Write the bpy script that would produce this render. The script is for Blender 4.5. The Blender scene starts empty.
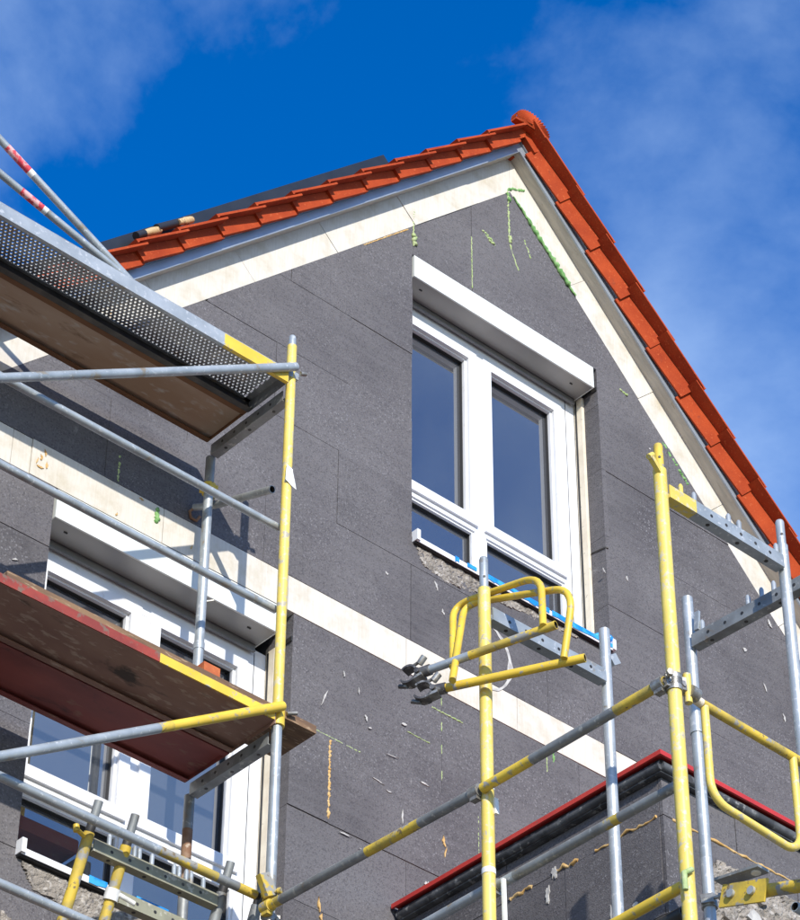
import bpy, math, random
from mathutils import Vector, Matrix
random.seed(7)
S = bpy.context.scene
C = S.collection
ZG = 1.6                     # eye height: geometry is measured from the eye, ground lies 1.6 m below

# ------------------------------------------------------------------ camera, sky, sun, exposure
pitch, yaw, roll = math.radians(39.8039), math.radians(41.5969), math.radians(0.4142)
fwd = Vector((math.sin(yaw)*math.cos(pitch), math.cos(yaw)*math.cos(pitch), math.sin(pitch)))
r0 = Vector((math.cos(yaw), -math.sin(yaw), 0)); u0 = r0.cross(fwd)
RI = r0*math.cos(roll)+u0*math.sin(roll); UP = u0*math.cos(roll)-r0*math.sin(roll)
cam = bpy.data.cameras.new('camera'); co = bpy.data.objects.new('camera', cam); C.objects.link(co)
cam.sensor_fit = 'HORIZONTAL'; cam.sensor_width = 36; cam.lens = 36*2870.05/800
cam.clip_start = .1; cam.clip_end = 5000
m = Matrix((RI, UP, -fwd)).transposed().to_4x4(); m.translation = Vector((0, 0, ZG)); co.matrix_world = m
S.camera = co

SUN = Vector((0.46, 1.0, -0.52)).normalized()          # direction the light travels
sl = bpy.data.lights.new('sun', 'SUN'); so = bpy.data.objects.new('sun', sl); C.objects.link(so)
sl.energy = 4.0; sl.angle = math.radians(.53); sl.color = (1, .955, .88)
so.rotation_euler = SUN.to_track_quat('-Z', 'Y').to_euler(); so.location = (-6, -12, 14)

w = bpy.data.worlds.new('World'); S.world = w; w.use_nodes = True
nt = w.node_tree; nd = nt.nodes; lk = nt.links; nd.clear()
sky = nd.new('ShaderNodeTexSky'); sky.sky_type = 'NISHITA'; sky.sun_disc = False
sky.sun_elevation = math.asin(-SUN.z); sky.sun_rotation = math.atan2(-SUN.x, -SUN.y)
sky.altitude = 300; sky.air_density = 1.0; sky.dust_density = .3; sky.ozone_density = 4.0
hs = nd.new('ShaderNodeHueSaturation'); hs.inputs['Saturation'].default_value = 1.40; hs.inputs['Hue'].default_value = .512; hs.inputs['Value'].default_value = 1.32
tc = nd.new('ShaderNodeTexCoord'); mp = nd.new('ShaderNodeMapping'); mp.inputs['Scale'].default_value = (1.0, 1.0, 1.5)
mp.inputs['Location'].default_value = (7.00483, 1.75088, .87176)
n1 = nd.new('ShaderNodeTexNoise'); n1.inputs['Scale'].default_value = 2.5; n1.inputs['Detail'].default_value = 9; n1.inputs['Roughness'].default_value = .56
n1.inputs['Distortion'].default_value = .2
cr = nd.new('ShaderNodeValToRGB'); cr.color_ramp.elements[0].position = .44; cr.color_ramp.elements[0].color = (0, 0, 0, 1)
cr.color_ramp.elements[1].position = .62; cr.color_ramp.elements[1].color = (.40, .40, .40, 1)
mx = nd.new('ShaderNodeMixRGB'); mx.inputs['Color2'].default_value = (5.2, 6.8, 8.8, 1)
bg = nd.new('ShaderNodeBackground'); bg.inputs['Strength'].default_value = .14; ou = nd.new('ShaderNodeOutputWorld')
lk.new(sky.outputs[0], hs.inputs['Color']); lk.new(tc.outputs['Generated'], mp.inputs[0]); lk.new(mp.outputs[0], n1.inputs['Vector'])
lk.new(n1.outputs['Fac'], cr.inputs[0]); lk.new(cr.outputs[0], mx.inputs['Fac']); lk.new(hs.outputs[0], mx.inputs['Color1'])
lk.new(mx.outputs[0], bg.inputs['Color']); lk.new(bg.outputs[0], ou.inputs['Surface'])
vs = S.view_settings; vs.view_transform = 'Standard'; vs.look = 'None'; vs.exposure = .38; vs.gamma = 1

# ------------------------------------------------------------------ materials
def nodes(name):
    m = bpy.data.materials.new(name); m.use_nodes = True
    return m, m.node_tree.nodes, m.node_tree.links, m.node_tree.nodes['Principled BSDF']
def ramp(nd, lk, src, a, b, ca=(0, 0, 0, 1), cb=(1, 1, 1, 1)):
    r = nd.new('ShaderNodeValToRGB'); e = r.color_ramp.elements
    e[0].position = a; e[0].color = ca; e[1].position = b; e[1].color = cb
    lk.new(src, r.inputs[0]); return r.outputs[0]
def noise(nd, lk, vec, scale, detail=4, rough=.55, dist=0):
    n = nd.new('ShaderNodeTexNoise'); n.inputs['Scale'].default_value = scale; n.inputs['Detail'].default_value = detail
    n.inputs['Roughness'].default_value = rough; n.inputs['Distortion'].default_value = dist
    if vec: lk.new(vec, n.inputs['Vector'])
    return n.outputs['Fac']
def mapped(nd, lk, scale=(1, 1, 1), rnd=False):
    t = nd.new('ShaderNodeTexCoord'); p = nd.new('ShaderNodeMapping'); p.inputs['Scale'].default_value = scale
    lk.new(t.outputs['Object'], p.inputs[0])
    if rnd:
        oi = nd.new('ShaderNodeObjectInfo'); k = nd.new('ShaderNodeMath'); k.operation = 'MULTIPLY'; k.inputs[1].default_value = 37
        lk.new(oi.outputs['Random'], k.inputs[0]); lk.new(k.outputs[0], p.inputs['Location'])
    return p.outputs[0]
def mix(nd, lk, fac, a, b):
    x = nd.new('ShaderNodeMixRGB')
    if hasattr(fac, 'links'): lk.new(fac, x.inputs[0])
    else: x.inputs[0].default_value = fac
    for i, v in ((1, a), (2, b)):
        if hasattr(v, 'links'): lk.new(v, x.inputs[i])
        else: x.inputs[i].default_value = (*v, 1)
    return x.outputs[0]
def bump(nd, lk, h, bs, strength, dist=.004):
    b = nd.new('ShaderNodeBump'); b.inputs['Strength'].default_value = strength; b.inputs['Distance'].default_value = dist
    lk.new(h, b.inputs['Height']); lk.new(b.outputs[0], bs.inputs['Normal'])
def mat(name, base, var=None, vs=(6, .35, .65), spot=None, ss=(40, .62, .7), spot2=None, ss2=(12, .6, .66), rough=.6, metal=0,
        bs=(60, .15), stretch=(1, 1, 1), rnd=False, spec=None, dist=.004):
    m, nd, lk, b = nodes(name); v = mapped(nd, lk, stretch, rnd); col = base
    if var: col = mix(nd, lk, ramp(nd, lk, noise(nd, lk, v, vs[0], 5), vs[1], vs[2]), base, var)
    if spot: col = mix(nd, lk, ramp(nd, lk, noise(nd, lk, v, ss[0], 3, .6), ss[1], ss[2]), col, spot)
    if spot2: col = mix(nd, lk, ramp(nd, lk, noise(nd, lk, v, ss2[0], 6, .65, .3), ss2[1], ss2[2]), col, spot2)
    if hasattr(col, 'links'): lk.new(col, b.inputs['Base Color'])
    else: b.inputs['Base Color'].default_value = (*col, 1)
    b.inputs['Roughness'].default_value = rough; b.inputs['Metallic'].default_value = metal
    if spec is not None: b.inputs['Specular IOR Level'].default_value = spec
    if bs: bump(nd, lk, noise(nd, lk, v, bs[0], 4, .6), b, bs[1], dist)
    return m

def eps_material():
    m, nd, lk, b = nodes('graphite_foam_board'); v = mapped(nd, lk)
    oi = nd.new('ShaderNodeObjectInfo')
    tone = ramp(nd, lk, oi.outputs['Random'], 0, 1, (.080, .074, .077, 1), (.120, .111, .114, 1))
    big = ramp(nd, lk, noise(nd, lk, v, 1.7, 6, .6), .35, .72)
    c = mix(nd, lk, big, tone, (.146, .136, .137))
    vo = nd.new('ShaderNodeTexVoronoi'); vo.inputs['Scale'].default_value = 130; lk.new(v, vo.inputs['Vector'])
    gr = nd.new('ShaderNodeSeparateColor'); lk.new(vo.outputs['Color'], gr.inputs[0])
    c = mix(nd, lk, ramp(nd, lk, gr.outputs[0], .55, 1, (0, 0, 0, 1), (.5, .5, .5, 1)), c, (.040, .037, .042))
    # pale beads and dust, denser in scuffed zones
    zone = ramp(nd, lk, noise(nd, lk, v, 2.3, 4), .36, .72, (.0, .0, .0, 1), (1, 1, 1, 1))
    bead = ramp(nd, lk, gr.outputs[1], .86, .98)
    mu = nd.new('ShaderNodeMath'); mu.operation = 'MULTIPLY'; lk.new(zone, mu.inputs[0]); lk.new(bead, mu.inputs[1])
    c = mix(nd, lk, mu.outputs[0], c, (.22, .21, .215))
    sp = ramp(nd, lk, noise(nd, lk, v, 24, 4, .7), .745, .785, (0, 0, 0, 1), (.6, .6, .6, 1))
    c = mix(nd, lk, sp, c, (.5, .48, .46))
    v2 = mapped(nd, lk, (7, 1, 1.6)); sc = ramp(nd, lk, noise(nd, lk, v2, 3.0, 7, .72, .5), .655, .76, (0, 0, 0, 1), (.55, .55, .55, 1))
    c = mix(nd, lk, sc, c, (.36, .35, .34))
    v3 = mapped(nd, lk, (1, 1, 14)); hz = ramp(nd, lk, noise(nd, lk, v3, 2.0, 3), .45, .75, (0, 0, 0, 1), (.35, .35, .35, 1))
    c = mix(nd, lk, hz, c, (.16, .15, .155))
    lk.new(c, b.inputs['Base Color']); b.inputs['Roughness'].default_value = .85; b.inputs['Specular IOR Level'].default_value = .25
    bump(nd, lk, vo.outputs['Distance'], b, .35, .004)
    return m
def lamella_material():
    m, nd, lk, b = nodes('mineral_wool'); v = mapped(nd, lk); v2 = mapped(nd, lk, (40, 40, 3))
    f = noise(nd, lk, v2, 2.2, 4, .6)
    c = mix(nd, lk, ramp(nd, lk, f, .3, .75), (.65, .61, .54), (.57, .525, .45))
    c = mix(nd, lk, ramp(nd, lk, noise(nd, lk, v, 5, 6, .65), .48, .72, (0, 0, 0, 1), (.8, .8, .8, 1)), c, (.47, .405, .29))
    c = mix(nd, lk, ramp(nd, lk, noise(nd, lk, v, 22, 4, .6), .68, .74, (0, 0, 0, 1), (.7, .7, .7, 1)), c, (.42, .34, .2))
    lk.new(c, b.inputs['Base Color']); b.inputs['Roughness'].default_value = .95; b.inputs['Specular IOR Level'].default_value = .1
    bump(nd, lk, f, b, .35, .004); return m
def glass_material():
    m, nd, lk, b = nodes('window_glass'); out = nd['Material Output']
    b.inputs['Base Color'].default_value = (.050, .054, .062, 1); b.inputs['Roughness'].default_value = .01
    b.inputs['IOR'].default_value = 2.5; b.inputs['Coat Weight'].default_value = 1; b.inputs['Coat IOR'].default_value = 1.6; b.inputs['Coat Roughness'].default_value = .01
    v = mapped(nd, lk); bump(nd, lk, noise(nd, lk, v, 1.4, 2), b, .02, .01); return m
M = {}
M['eps'] = eps_material(); M['wool'] = lamella_material(); M['glass'] = glass_material()
M['yellow'] = mat('yellow_paint', (.76, .53, .055), (.62, .41, .035), (5, .35, .7), (.42, .34, .16), (30, .60, .66), (.34, .33, .30), (11, .60, .64), rough=.45, bs=(70, .12))
M['yellow_worn'] = mat('worn_yellow_paint', (.66, .46, .05), (.40, .30, .07), (8, .4, .6), (.30, .29, .26), (14, .55, .6), (.18, .13, .07), (22, .6, .66), rough=.6, bs=(70, .2))
M['yellow_pale'] = mat('pale_yellow_paint', (.77, .60, .14), (.66, .49, .085), (4, .35, .65), (.58, .50, .30), (34, .56, .64), (.42, .38, .28), (12, .605, .65), rough=.45, bs=(70, .1))
M['galv'] = mat('galvanised_steel', (.42, .45, .46), (.30, .33, .34), (9, .35, .65), (.56, .57, .56), (45, .6, .68), (.30, .25, .18), (9, .60, .68), rough=.45, metal=.35, bs=(90, .08))
M['galv_dull'] = mat('dull_galvanised_steel', (.30, .31, .30), (.20, .20, .19), (9, .35, .65), (.42, .41, .37), (30, .6, .68), (.26, .18, .10), (9, .62, .72), rough=.55, metal=.4, bs=(80, .12))
M['galv_bright'] = mat('bright_galvanised_steel', (.47, .49, .49), (.36, .385, .39), (8, .35, .65), (.58, .58, .56), (40, .58, .66), (.30, .26, .20), (11, .64, .71), rough=.4, metal=.35, bs=(90, .06))
M['olive'] = mat('olive_stained_steel', (.33, .32, .22), (.24, .23, .17), (9, .35, .65), (.46, .44, .36), (25, .58, .66), (.40, .30, .06), (8, .66, .72), rough=.6, metal=.2, bs=(80, .15))
M['rust'] = mat('rusty_steel', (.30, .20, .13), (.20, .10, .05), (9, .4, .6), (.42, .33, .25), (25, .58, .66), rough=.75, bs=(60, .25))
M['dark_metal'] = mat('dark_steel', (.045, .043, .04), (.09, .08, .07), (12, .4, .7), rough=.5, metal=.5, bs=(60, .1))
M['clamp'] = mat('zinc_coupler', (.38, .37, .34), (.22, .20, .17), (25, .4, .6), (.5, .46, .36), (40, .6, .7), rough=.45, metal=.6, bs=(60, .15))
M['clampdark'] = mat('dark_worn_coupler', (.16, .15, .14), (.09, .08, .075), (25, .4, .6), (.34, .32, .29), (40, .58, .66), (.22, .12, .06), (20, .62, .7), rough=.5, metal=.5, bs=(60, .2))
M['tile'] = mat('clay_tile', (.43, .066, .017), (.30, .040, .012), (6, .3, .72), (.50, .11, .035), (60, .6, .7), (.28, .05, .02), (13, .62, .72), rough=.8, bs=(70, .25), rnd=True, spec=.15)
M['tin'] = mat('zinc_sheet', (.40, .45, .50), (.34, .37, .40), (5, .35, .7), (.46, .44, .38), (11, .62, .75), rough=.42, metal=.45, bs=(8, .05))
M['soffit'] = mat('soffit_board', (.52, .48, .40), (.38, .36, .31), (6, .35, .7), (.33, .28, .2), (14, .62, .72), rough=.8, stretch=(1, 6, 1), bs=(40, .2))
M['upvc'] = mat('white_plastic', (.77, .77, .775), (.70, .70, .70), (4, .35, .75), (.62, .60, .56), (16, .64, .74), rough=.34, bs=(4, .015))
M['box'] = mat('white_coated_box', (.70, .715, .665), (.66, .67, .62), (3, .4, .7), (.58, .57, .5), (60, .7, .76), rough=.38, bs=(5, .02))
M['boxunder'] = mat('grey_aluminium', (.30, .29, .275), (.26, .255, .24), (3, .4, .7), rough=.4, metal=.3, bs=(6, .03))
M['shade_slat'] = mat('shade_grey_slat', (.22, .22, .22), (.18, .18, .18), rough=.5, metal=.2, bs=None)  # grey of the added strip, standing in for shade under the shutter box
M['gasket'] = mat('black_rubber', (.015, .015, .016), rough=.6, bs=None)
M['cream'] = mat('cream_strip', (.74, .66, .52), (.62, .53, .40), (8, .4, .7), (.4, .35, .28), (30, .66, .72), rough=.7, bs=(50, .1))
M['blue'] = mat('blue_film', (.012, .22, .60), (.05, .36, .74), (14, .45, .6), (.7, .8, .88), (25, .72, .76), rough=.3, bs=(35, .4))
M['mortar'] = mat('rough_mortar', (.33, .29, .245), (.20, .175, .145), (9, .35, .65), (.45, .41, .36), (35, .55, .65), (.12, .10, .085), (16, .60, .66), rough=.95, bs=(28, 1.0), dist=.03)
M['core'] = mat('render_wall', (.07, .066, .06), (.05, .047, .045), rough=.9)
M['plyold'] = mat('weathered_plywood', (.30, .175, .12), (.20, .105, .072), (4, .35, .65), (.36, .25, .18), (30, .56, .66), (.06, .04, .028), (6, .60, .68), rough=.8, bs=(50, .3), stretch=(.35, 1, 1))
M['plyup'] = mat('sun_bleached_plywood', (.42, .32, .23), (.31, .20, .12), (3, .35, .65), (.43, .37, .30), (22, .56, .68), (.13, .07, .03), (4, .60, .68), rough=.8, bs=(50, .2), stretch=(.35, 1, 1))
M['plyedge'] = mat('brown_edge_board', (.20, .095, .035), (.13, .055, .02), (6, .35, .65), rough=.75, bs=(50, .2), stretch=(.3, 1, 1))
M['redpaint'] = mat('red_paint', (.33, .048, .026), (.22, .032, .02), (7, .35, .6), (.17, .11, .075), (16, .56, .64), (.55, .42, .32), (30, .71, .74), rough=.6, bs=(50, .2))
M['redply'] = mat('dark_red_panel', (.25, .055, .040), (.17, .036, .028), (5, .35, .65), (.22, .10, .06), (14, .62, .7), (.04, .015, .012), (5, .62, .7), rough=.65, bs=(50, .2), stretch=(.4, 1, 1))
M['plank'] = mat('rough_sawn_timber', (.23, .135, .07), (.14, .08, .045), (10, .4, .6), (.36, .25, .15), (50, .58, .66), rough=.9, bs=(60, .4), stretch=(.3, 2, 2))
M['brick'] = mat('orange_brick', (.55, .16, .045), (.42, .10, .03), (20, .4, .6), rough=.85, bs=(60, .3))
M['redtrim'] = mat('red_sheet_metal', (.50, .035, .025), (.40, .025, .02), (5, .4, .7), (.30, .06, .04), (25, .66, .7), rough=.45, bs=(30, .06))
M['membrane'] = mat('black_membrane', (.04, .042, .045), (.10, .104, .108), (11, .42, .6), (.24, .24, .23), (26, .58, .66), rough=.6, bs=(16, .9))
M['greenfoam'] = mat('green_foam', (.11, .27, .07), (.22, .40, .14), (30, .4, .6), rough=.85, bs=(60, .5))
M['palefoam'] = mat('pale_green_foam', (.30, .40, .14), (.42, .48, .24), (30, .4, .6), rough=.85, bs=(60, .5))
M['orangefoam'] = mat('orange_foam', (.52, .30, .09), (.62, .42, .18), (24, .4, .6), (.30, .15, .05), (30, .6, .68), rough=.85, bs=(60, .5))
M['plaster'] = mat('plaster_smear', (.52, .50, .46), (.36, .34, .32), (20, .4, .6), rough=.95, bs=(50, .4))
M['solar'] = mat('dark_solar_frame', (.025, .03, .035), (.035, .04, .045), rough=.35, metal=.3, bs=None)
M['black'] = mat('black_plastic', (.02, .02, .021), rough=.45, bs=None)
M['brass'] = mat('tan_fitting', (.46, .29, .12), (.60, .44, .22), (30, .4, .6), (.18, .10, .05), (30, .6, .68), rough=.5, bs=(60, .2))
M['tape_r'] = mat('red_tape', (.62, .05, .07), (.75, .40, .38), (22, .50, .58), rough=.5, bs=None)
M['paper'] = mat('white_paper', (.80, .80, .78), (.12, .12, .12), (60, .60, .64), rough=.8, bs=None)
M['white'] = mat('white_tag', (.78, .77, .73), (.6, .58, .52), (20, .5, .7), rough=.6, bs=None)
M['ground'] = mat('gravel_ground', (.26, .235, .19), (.19, .17, .14), (2, .4, .6), (.30, .28, .25), (30, .55, .65), rough=.95, bs=(20, .6))

# ------------------------------------------------------------------ mesh helpers
class MB:
    def __init__(s): s.v = []; s.f = []; s.m = []; s.sm = []; s.mats = []
    def mi(s, k):
        if k not in s.mats: s.mats.append(k)
        return s.mats.index(k)
    def add(s, vs, fs, k, smooth=False):
        o = len(s.v); s.v += [tuple(p) for p in vs]; i = s.mi(k)
        for f in fs: s.f.append([a+o for a in f]); s.m.append(i); s.sm.append(smooth)
    def box(s, a, b, k):
        (x0, y0, z0), (x1, y1, z1) = a, b
        s.add([(x0, y0, z0), (x1, y0, z0), (x1, y1, z0), (x0, y1, z0), (x0, y0, z1), (x1, y0, z1), (x1, y1, z1), (x0, y1, z1)],
              [(0, 3, 2, 1), (4, 5, 6, 7), (0, 1, 5, 4), (1, 2, 6, 5), (2, 3, 7, 6), (3, 0, 4, 7)], k)
    def bar(s, p, q, wd, ht, k, up=(0, 0, 1)):
        p, q = Vector(p), Vector(q); d = (q-p).normalized(); a = d.cross(Vector(up)).normalized(); u = a.cross(d)
        vs = [e+a*(i*wd/2)+u*(j*ht/2) for e in (p, q) for i, j in ((-1, -1), (1, -1), (1, 1), (-1, 1))]
        s.add(vs, [(0, 1, 2, 3), (7, 6, 5, 4), (0, 4, 5, 1), (1, 5, 6, 2), (2, 6, 7, 3), (3, 7, 4, 0)], k)
    def tube(s, pts, r, k, n=14, hollow=False, caps=True, close=False):
        pts = [Vector(p) for p in pts]; N = len(pts); dirs = []
        for i in range(N):
            a = pts[max(i-1, 0)]; b = pts[min(i+1, N-1)]; dirs.append((b-a).normalized())
        d = dirs[0]; a = d.cross(Vector((0, 0, 1)))
        if a.length < .05: a = d.cross(Vector((1, 0, 0)))
        a.normalize(); rings = []
        for i in range(N):
            d = dirs[i]; a = (a-d*a.dot(d)).normalized(); b = d.cross(a)
            rr = r[i] if isinstance(r, (list, tuple)) else r
            rings.append([pts[i]+(a*math.cos(t)+b*math.sin(t))*rr for t in [2*math.pi*j/n for j in range(n)]])
        vs = [p for g in rings for p in g]
        fs = [(i*n+j, i*n+(j+1) % n, (i+1)*n+(j+1) % n, (i+1)*n+j) for i in range(N-1) for j in range(n)]
        s.add(vs, fs, k, True)
        if caps:
            for idx, sg in ((0, -1), (N-1, 1)):
                g = rings[idx]; c = pts[idx]; order = list(range(n)) if sg > 0 else list(range(n))[::-1]
                if hollow:
                    inn = [c+(p-c)*.84 for p in g]; dp = [p-dirs[idx]*sg*.05 for p in inn]
                    s.add(g+inn, [(j, (j+1) % n, n+(j+1) % n, n+j) if sg > 0 else (j, n+j, n+(j+1) % n, (j+1) % n) for j in range(n)], k)
                    s.add(inn+dp, [(j, (j+1) % n, n+(j+1) % n, n+j) for j in range(n)]+[tuple(range(n, 2*n))], 'dark_metal')
                else: s.add(g, [order], k)
    def prism(s, poly, y0, y1, k):          # polygon in x,z extruded along y
        n = len(poly)
        vs = [(x, y0, z) for x, z in poly]+[(x, y1, z) for x, z in poly]
        s.add(vs, [tuple(range(n)), tuple(range(2*n-1, n-1, -1))]+[(i, i+n, (i+1) % n+n, (i+1) % n) for i in range(n)], k)
    def obj(s, name, parent=None, rootloc=None):
        me = bpy.data.meshes.new(name)
        vs = s.v if rootloc is None else [(x-rootloc[0], y-rootloc[1], z-rootloc[2]) for x, y, z in s.v]
        me.from_pydata(vs, [], s.f); me.update()
        for k in s.mats: me.materials.append(M[k])
        me.polygons.foreach_set('material_index', s.m); me.polygons.foreach_set('use_smooth', s.sm)
        o = bpy.data.objects.new(name, me); C.objects.link(o)
        if parent: o.parent = parent
        if rootloc is not None: o.location = rootloc
        return o
def tag(o, label, cat, group=None):
    o['label'] = label; o['category'] = cat
    if group: o['group'] = group
    return o
def thing(name, label, cat, loc=(0, 0, 0), group=None):
    o = bpy.data.objects.new(name, None); C.objects.link(o); o.empty_display_size = .1
    return tag(o, label, cat, group)
def clip(poly, a, b, c):                    # keep a*x+b*z <= c
    out = []
    for i in range(len(poly)):
        p, q = poly[i], poly[(i+1) % len(poly)]; dp = a*p[0]+b*p[1]-c; dq = a*q[0]+b*q[1]-c
        if dp <= 0: out.append(p)
        if (dp < 0 < dq) or (dq < 0 < dp):
            t = dp/(dp-dq); out.append((p[0]+(q[0]-p[0])*t, p[1]+(q[1]-p[1])*t))
    cl = []
    for p in out:
        if not cl or math.hypot(p[0]-cl[-1][0], p[1]-cl[-1][1]) > 1e-4: cl.append(p)
    return cl if len(cl) > 2 else []
def minus(polys, h):
    x0, x1, z0, z1 = h; res = []
    for p in polys:
        L = clip(p, 1, 0, x0); Rr = clip(p, -1, 0, -x1); mid = clip(clip(p, -1, 0, -x0), 1, 0, x1) if p else []
        for q in (L, Rr, clip(mid, 0, 1, z0) if mid else [], clip(mid, 0, -1, -z1) if mid else []):
            if q: res.append(q)
    return res
def area(p): return abs(sum(p[i][0]*p[(i+1) % len(p)][1]-p[(i+1) % len(p)][0]*p[i][1] for i in range(len(p))))/2

# ------------------------------------------------------------------ ground
g = MB(); g.add([(-400, -400, -ZG), (400, -400, -ZG), (400, 400, -ZG), (-400, 400, -ZG)], [(0, 1, 2, 3)], 'ground')
go = g.obj('ground'); go['kind'] = 'structure'

# ------------------------------------------------------------------ house: gable wall
D = 9.0; W = 9.184; T = math.tan(math.radians(45.75)); XR = 8.888; SA = math.radians(45.75)
Z_IN = 12.70; Z_SOF = 12.985; HW = 4.8
house = thing('gable_house', 'house gable being clad in dark grey insulation boards under an orange tiled roof', 'house')
X0, X1 = XR-HW, XR+HW
UO = (8.075, 9.585, 9.54, 11.642); LO = (5.80, 7.285, 6.62, 8.632)      # openings in the cladding
UB = MB()
holes = [(UO[0]-.13, UO[1]+.0, UO[2], UO[3]-.0), (LO[0]-.02, LO[1], LO[2], LO[3])]
body = [(X0, -ZG), (X1, -ZG), (X1, Z_SOF-T*HW), (XR, Z_SOF), (X0, Z_SOF-T*HW)]
cw = MB()
strips = [[(X0, -ZG), (X1, -ZG), (X1, 4), (X0, 4)]]
for a, b in ((-ZG, 4), (4, 6.62), (6.62, 8.632), (8.632, 9.54), (9.54, 11.642), (11.642, 13)):
    p = clip(clip(body, 0, 1, b), 0, -1, -a)
    for q in minus(minus([p], holes[0]), holes[1]): cw.prism(q, 9.19, 9.42, 'core')
cw.box((X0, 9.42, -ZG), (X0+.3, 17, 8), 'core'); cw.box((X1-.3, 9.42, -ZG), (X1, 17, 8), 'core'); cw.box((X0+.3, 16.7, -ZG), (X1-.3, 17, 8), 'core')
cw.box((X0+.3, 11.6, -ZG), (X1-.3, 11.7, 8.0), 'core')
cw.obj('wall', house)

def below_strip(p):
    p = clip(p, -T, 1, Z_IN-T*XR); return clip(p, T, 1, Z_IN+T*XR) if p else []
def board(rect, mtl='eps', name='insulation_board', gap=.002, proud=None):
    x0, x1, z0, z1 = rect; gap = random.choice([.0006, .0012, .002]) if gap == .002 else gap
    p = below_strip([(x0+gap, z0+gap), (x1-gap, z0+gap), (x1-gap, z1-gap), (x0+gap, z1-gap)])
    if not p: return
    ps = [q for q in minus(minus([p], UO), LO) if area(q) > .0008]
    if not ps: return
    b = MB(); y = D+(random.uniform(-.0035, .0035) if proud is None else proud)
    for q in ps: b.prism(q, y, 9.188, mtl)
    return b.obj(name, house)
def row(z0, z1, seams, xa=None, xb=None):
    xs = [xa if xa else X0]+seams+[xb if xb else X1]
    for a, b in zip(xs, xs[1:]): board((a, b, z0, z1))
def seq(x, lo, hi, step=1.0):
    x0 = x
    while x0-step > lo+.15: x0 -= step
    out = []
    while x0 < hi-.15:
        if x0 > lo+.15: out.append(x0)
        x0 += step
    return out
row(8.848, 9.35, seq(7.07, X0, X1)); row(9.35, 9.85, seq(7.55, X0, X1)); row(9.85, 10.354, seq(7.10, X0, X1)); row(10.354, 10.856, seq(7.62, X0, X1))
row(10.856, 11.358, seq(7.18, X0, X1)); row(11.358, 11.86, [6.7, 7.68], None, 8.075); row(11.86, 12.72, [], None, 8.075)
board((8.075, 8.553, 11.358, 12.75)); board((8.553, 11.3, 11.358, 12.75)); row(11.358, 11.86, [12.3], 11.3, None)
row(8.0, 8.632, [8.29, 9.29, 10.3, 11.3, 12.3], 7.285); row(7.5, 8.0, [7.542, 8.54, 9.54, 10.54, 11.54], 7.285); row(7.0, 7.5, [8.05, 9.05, 10.05], 7.285)
row(6.62, 7.0, [7.9, 8.9], 7.285)
row(8.27, 8.632, [4.9], None, 5.80); row(7.77, 8.27, [5.3], None, 5.80); row(7.27, 7.77, [4.8], None, 5.80); row(6.62, 7.27, [5.35], None, 5.80)
for k in range(4): row(6.62-.5*(k+1), 6.62-.5*k, seq(5.2+.5*(k % 2), X0, X1))
row(-ZG, 4.62, [])
bs = [X0, 4.84, 5.535, 5.645, 6.44, 7.24, 8.04, 8.835, 9.535, 10.335, 11.135, 11.935, 12.735, X1]
for a, b in zip(bs, bs[1:]): board((a, b, 8.632, 8.848), 'wool', 'fire_barrier_strip', .0015, random.uniform(-.004, .003))
# rake strips of white mineral wool, both sides of the gable
def rake_piece(side, s0, s1, gap=.0015):
    def pt(s, z0): x = XR+side*s*math.cos(SA); return (x, z0-s*math.sin(SA))
    a, b = s0+gap, s1-gap; z_out = Z_SOF+.03
    hi0, hi1 = pt(a, z_out), pt(b, z_out)
    # inner edge points are perpendicular to the rake
    wd = (z_out-Z_IN)*math.cos(SA)-.001; nx, nz = -side*math.sin(SA), -math.cos(SA)
    q = [hi0, hi1, (hi1[0]+nx*wd, hi1[1]+nz*wd), (hi0[0]+nx*wd, hi0[1]+nz*wd)]
    if s0 < .35:                                                       # meet the other side on the ridge line
        q = [(XR+side*.001, z_out), hi1, (hi1[0]+nx*wd, hi1[1]+nz*wd), (XR+side*.001, Z_IN+.001)]
    if side < 0: q = q[::-1]
    b_ = MB(); b_.prism(q[::-1], D+random.uniform(-.004, .002), 9.188, 'wool'); b_.obj('edge_strip', house)
for sd, cuts in ((-1, [0, .62, 1.36, 2.20, 3.03, 3.85, 4.7, 5.5, 6.4]), (1, [0, .92, 1.74, 2.56, 3.38, 4.2, 5.0, 5.8, 6.4])):
    for a, b in zip(cuts, cuts[1:]): rake_piece(sd, a, b)

# ------------------------------------------------------------------ roof, fascia, tiles
roof = MB()
def rp(side, s, n, y):            # point in roof coordinates: s down the slope from the soffit apex, n perpendicular outwards
    return (XR+side*(s*math.cos(SA)+n*math.sin(SA)), y, Z_SOF-s*math.sin(SA)+n*math.cos(SA))
def rprism(mb, side, poly, y0, y1, k):
    q = [rp(side, s, n, 0) for s, n in poly]; q = [(p[0], p[2]) for p in q]
    if side < 0: q = q[::-1]
    mb.prism(q[::-1], y0, y1, k)
SL = 7.1
for sd in (-1, 1):
    rprism(roof, sd, [(-.075, .075), (SL, .075), (SL, .115), (-.115, .115)], 8.93, 17.3, 'tile')
ro = roof.obj('roof', house)
YF = 8.905
for sd in (-1, 1):
    f = MB(); rprism(f, sd, [(0, 0.001), (SL, 0.001), (SL, .054), (-.054, .054)], YF, YF+.012, 'tin'); rprism(f, sd, [(-.054, .056), (SL, .056), (SL, .062), (-.062, .062)], YF-.012, YF+.1, 'tin')
    f.obj('fascia', house)
    f = MB(); rprism(f, sd, [(-.006*T+.0005, .006), (SL, .006), (SL, .05), (-.05*T+.0005, .05)], YF+.013, 9.189, 'soffit'); f.obj('soffit_board', house)
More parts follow.
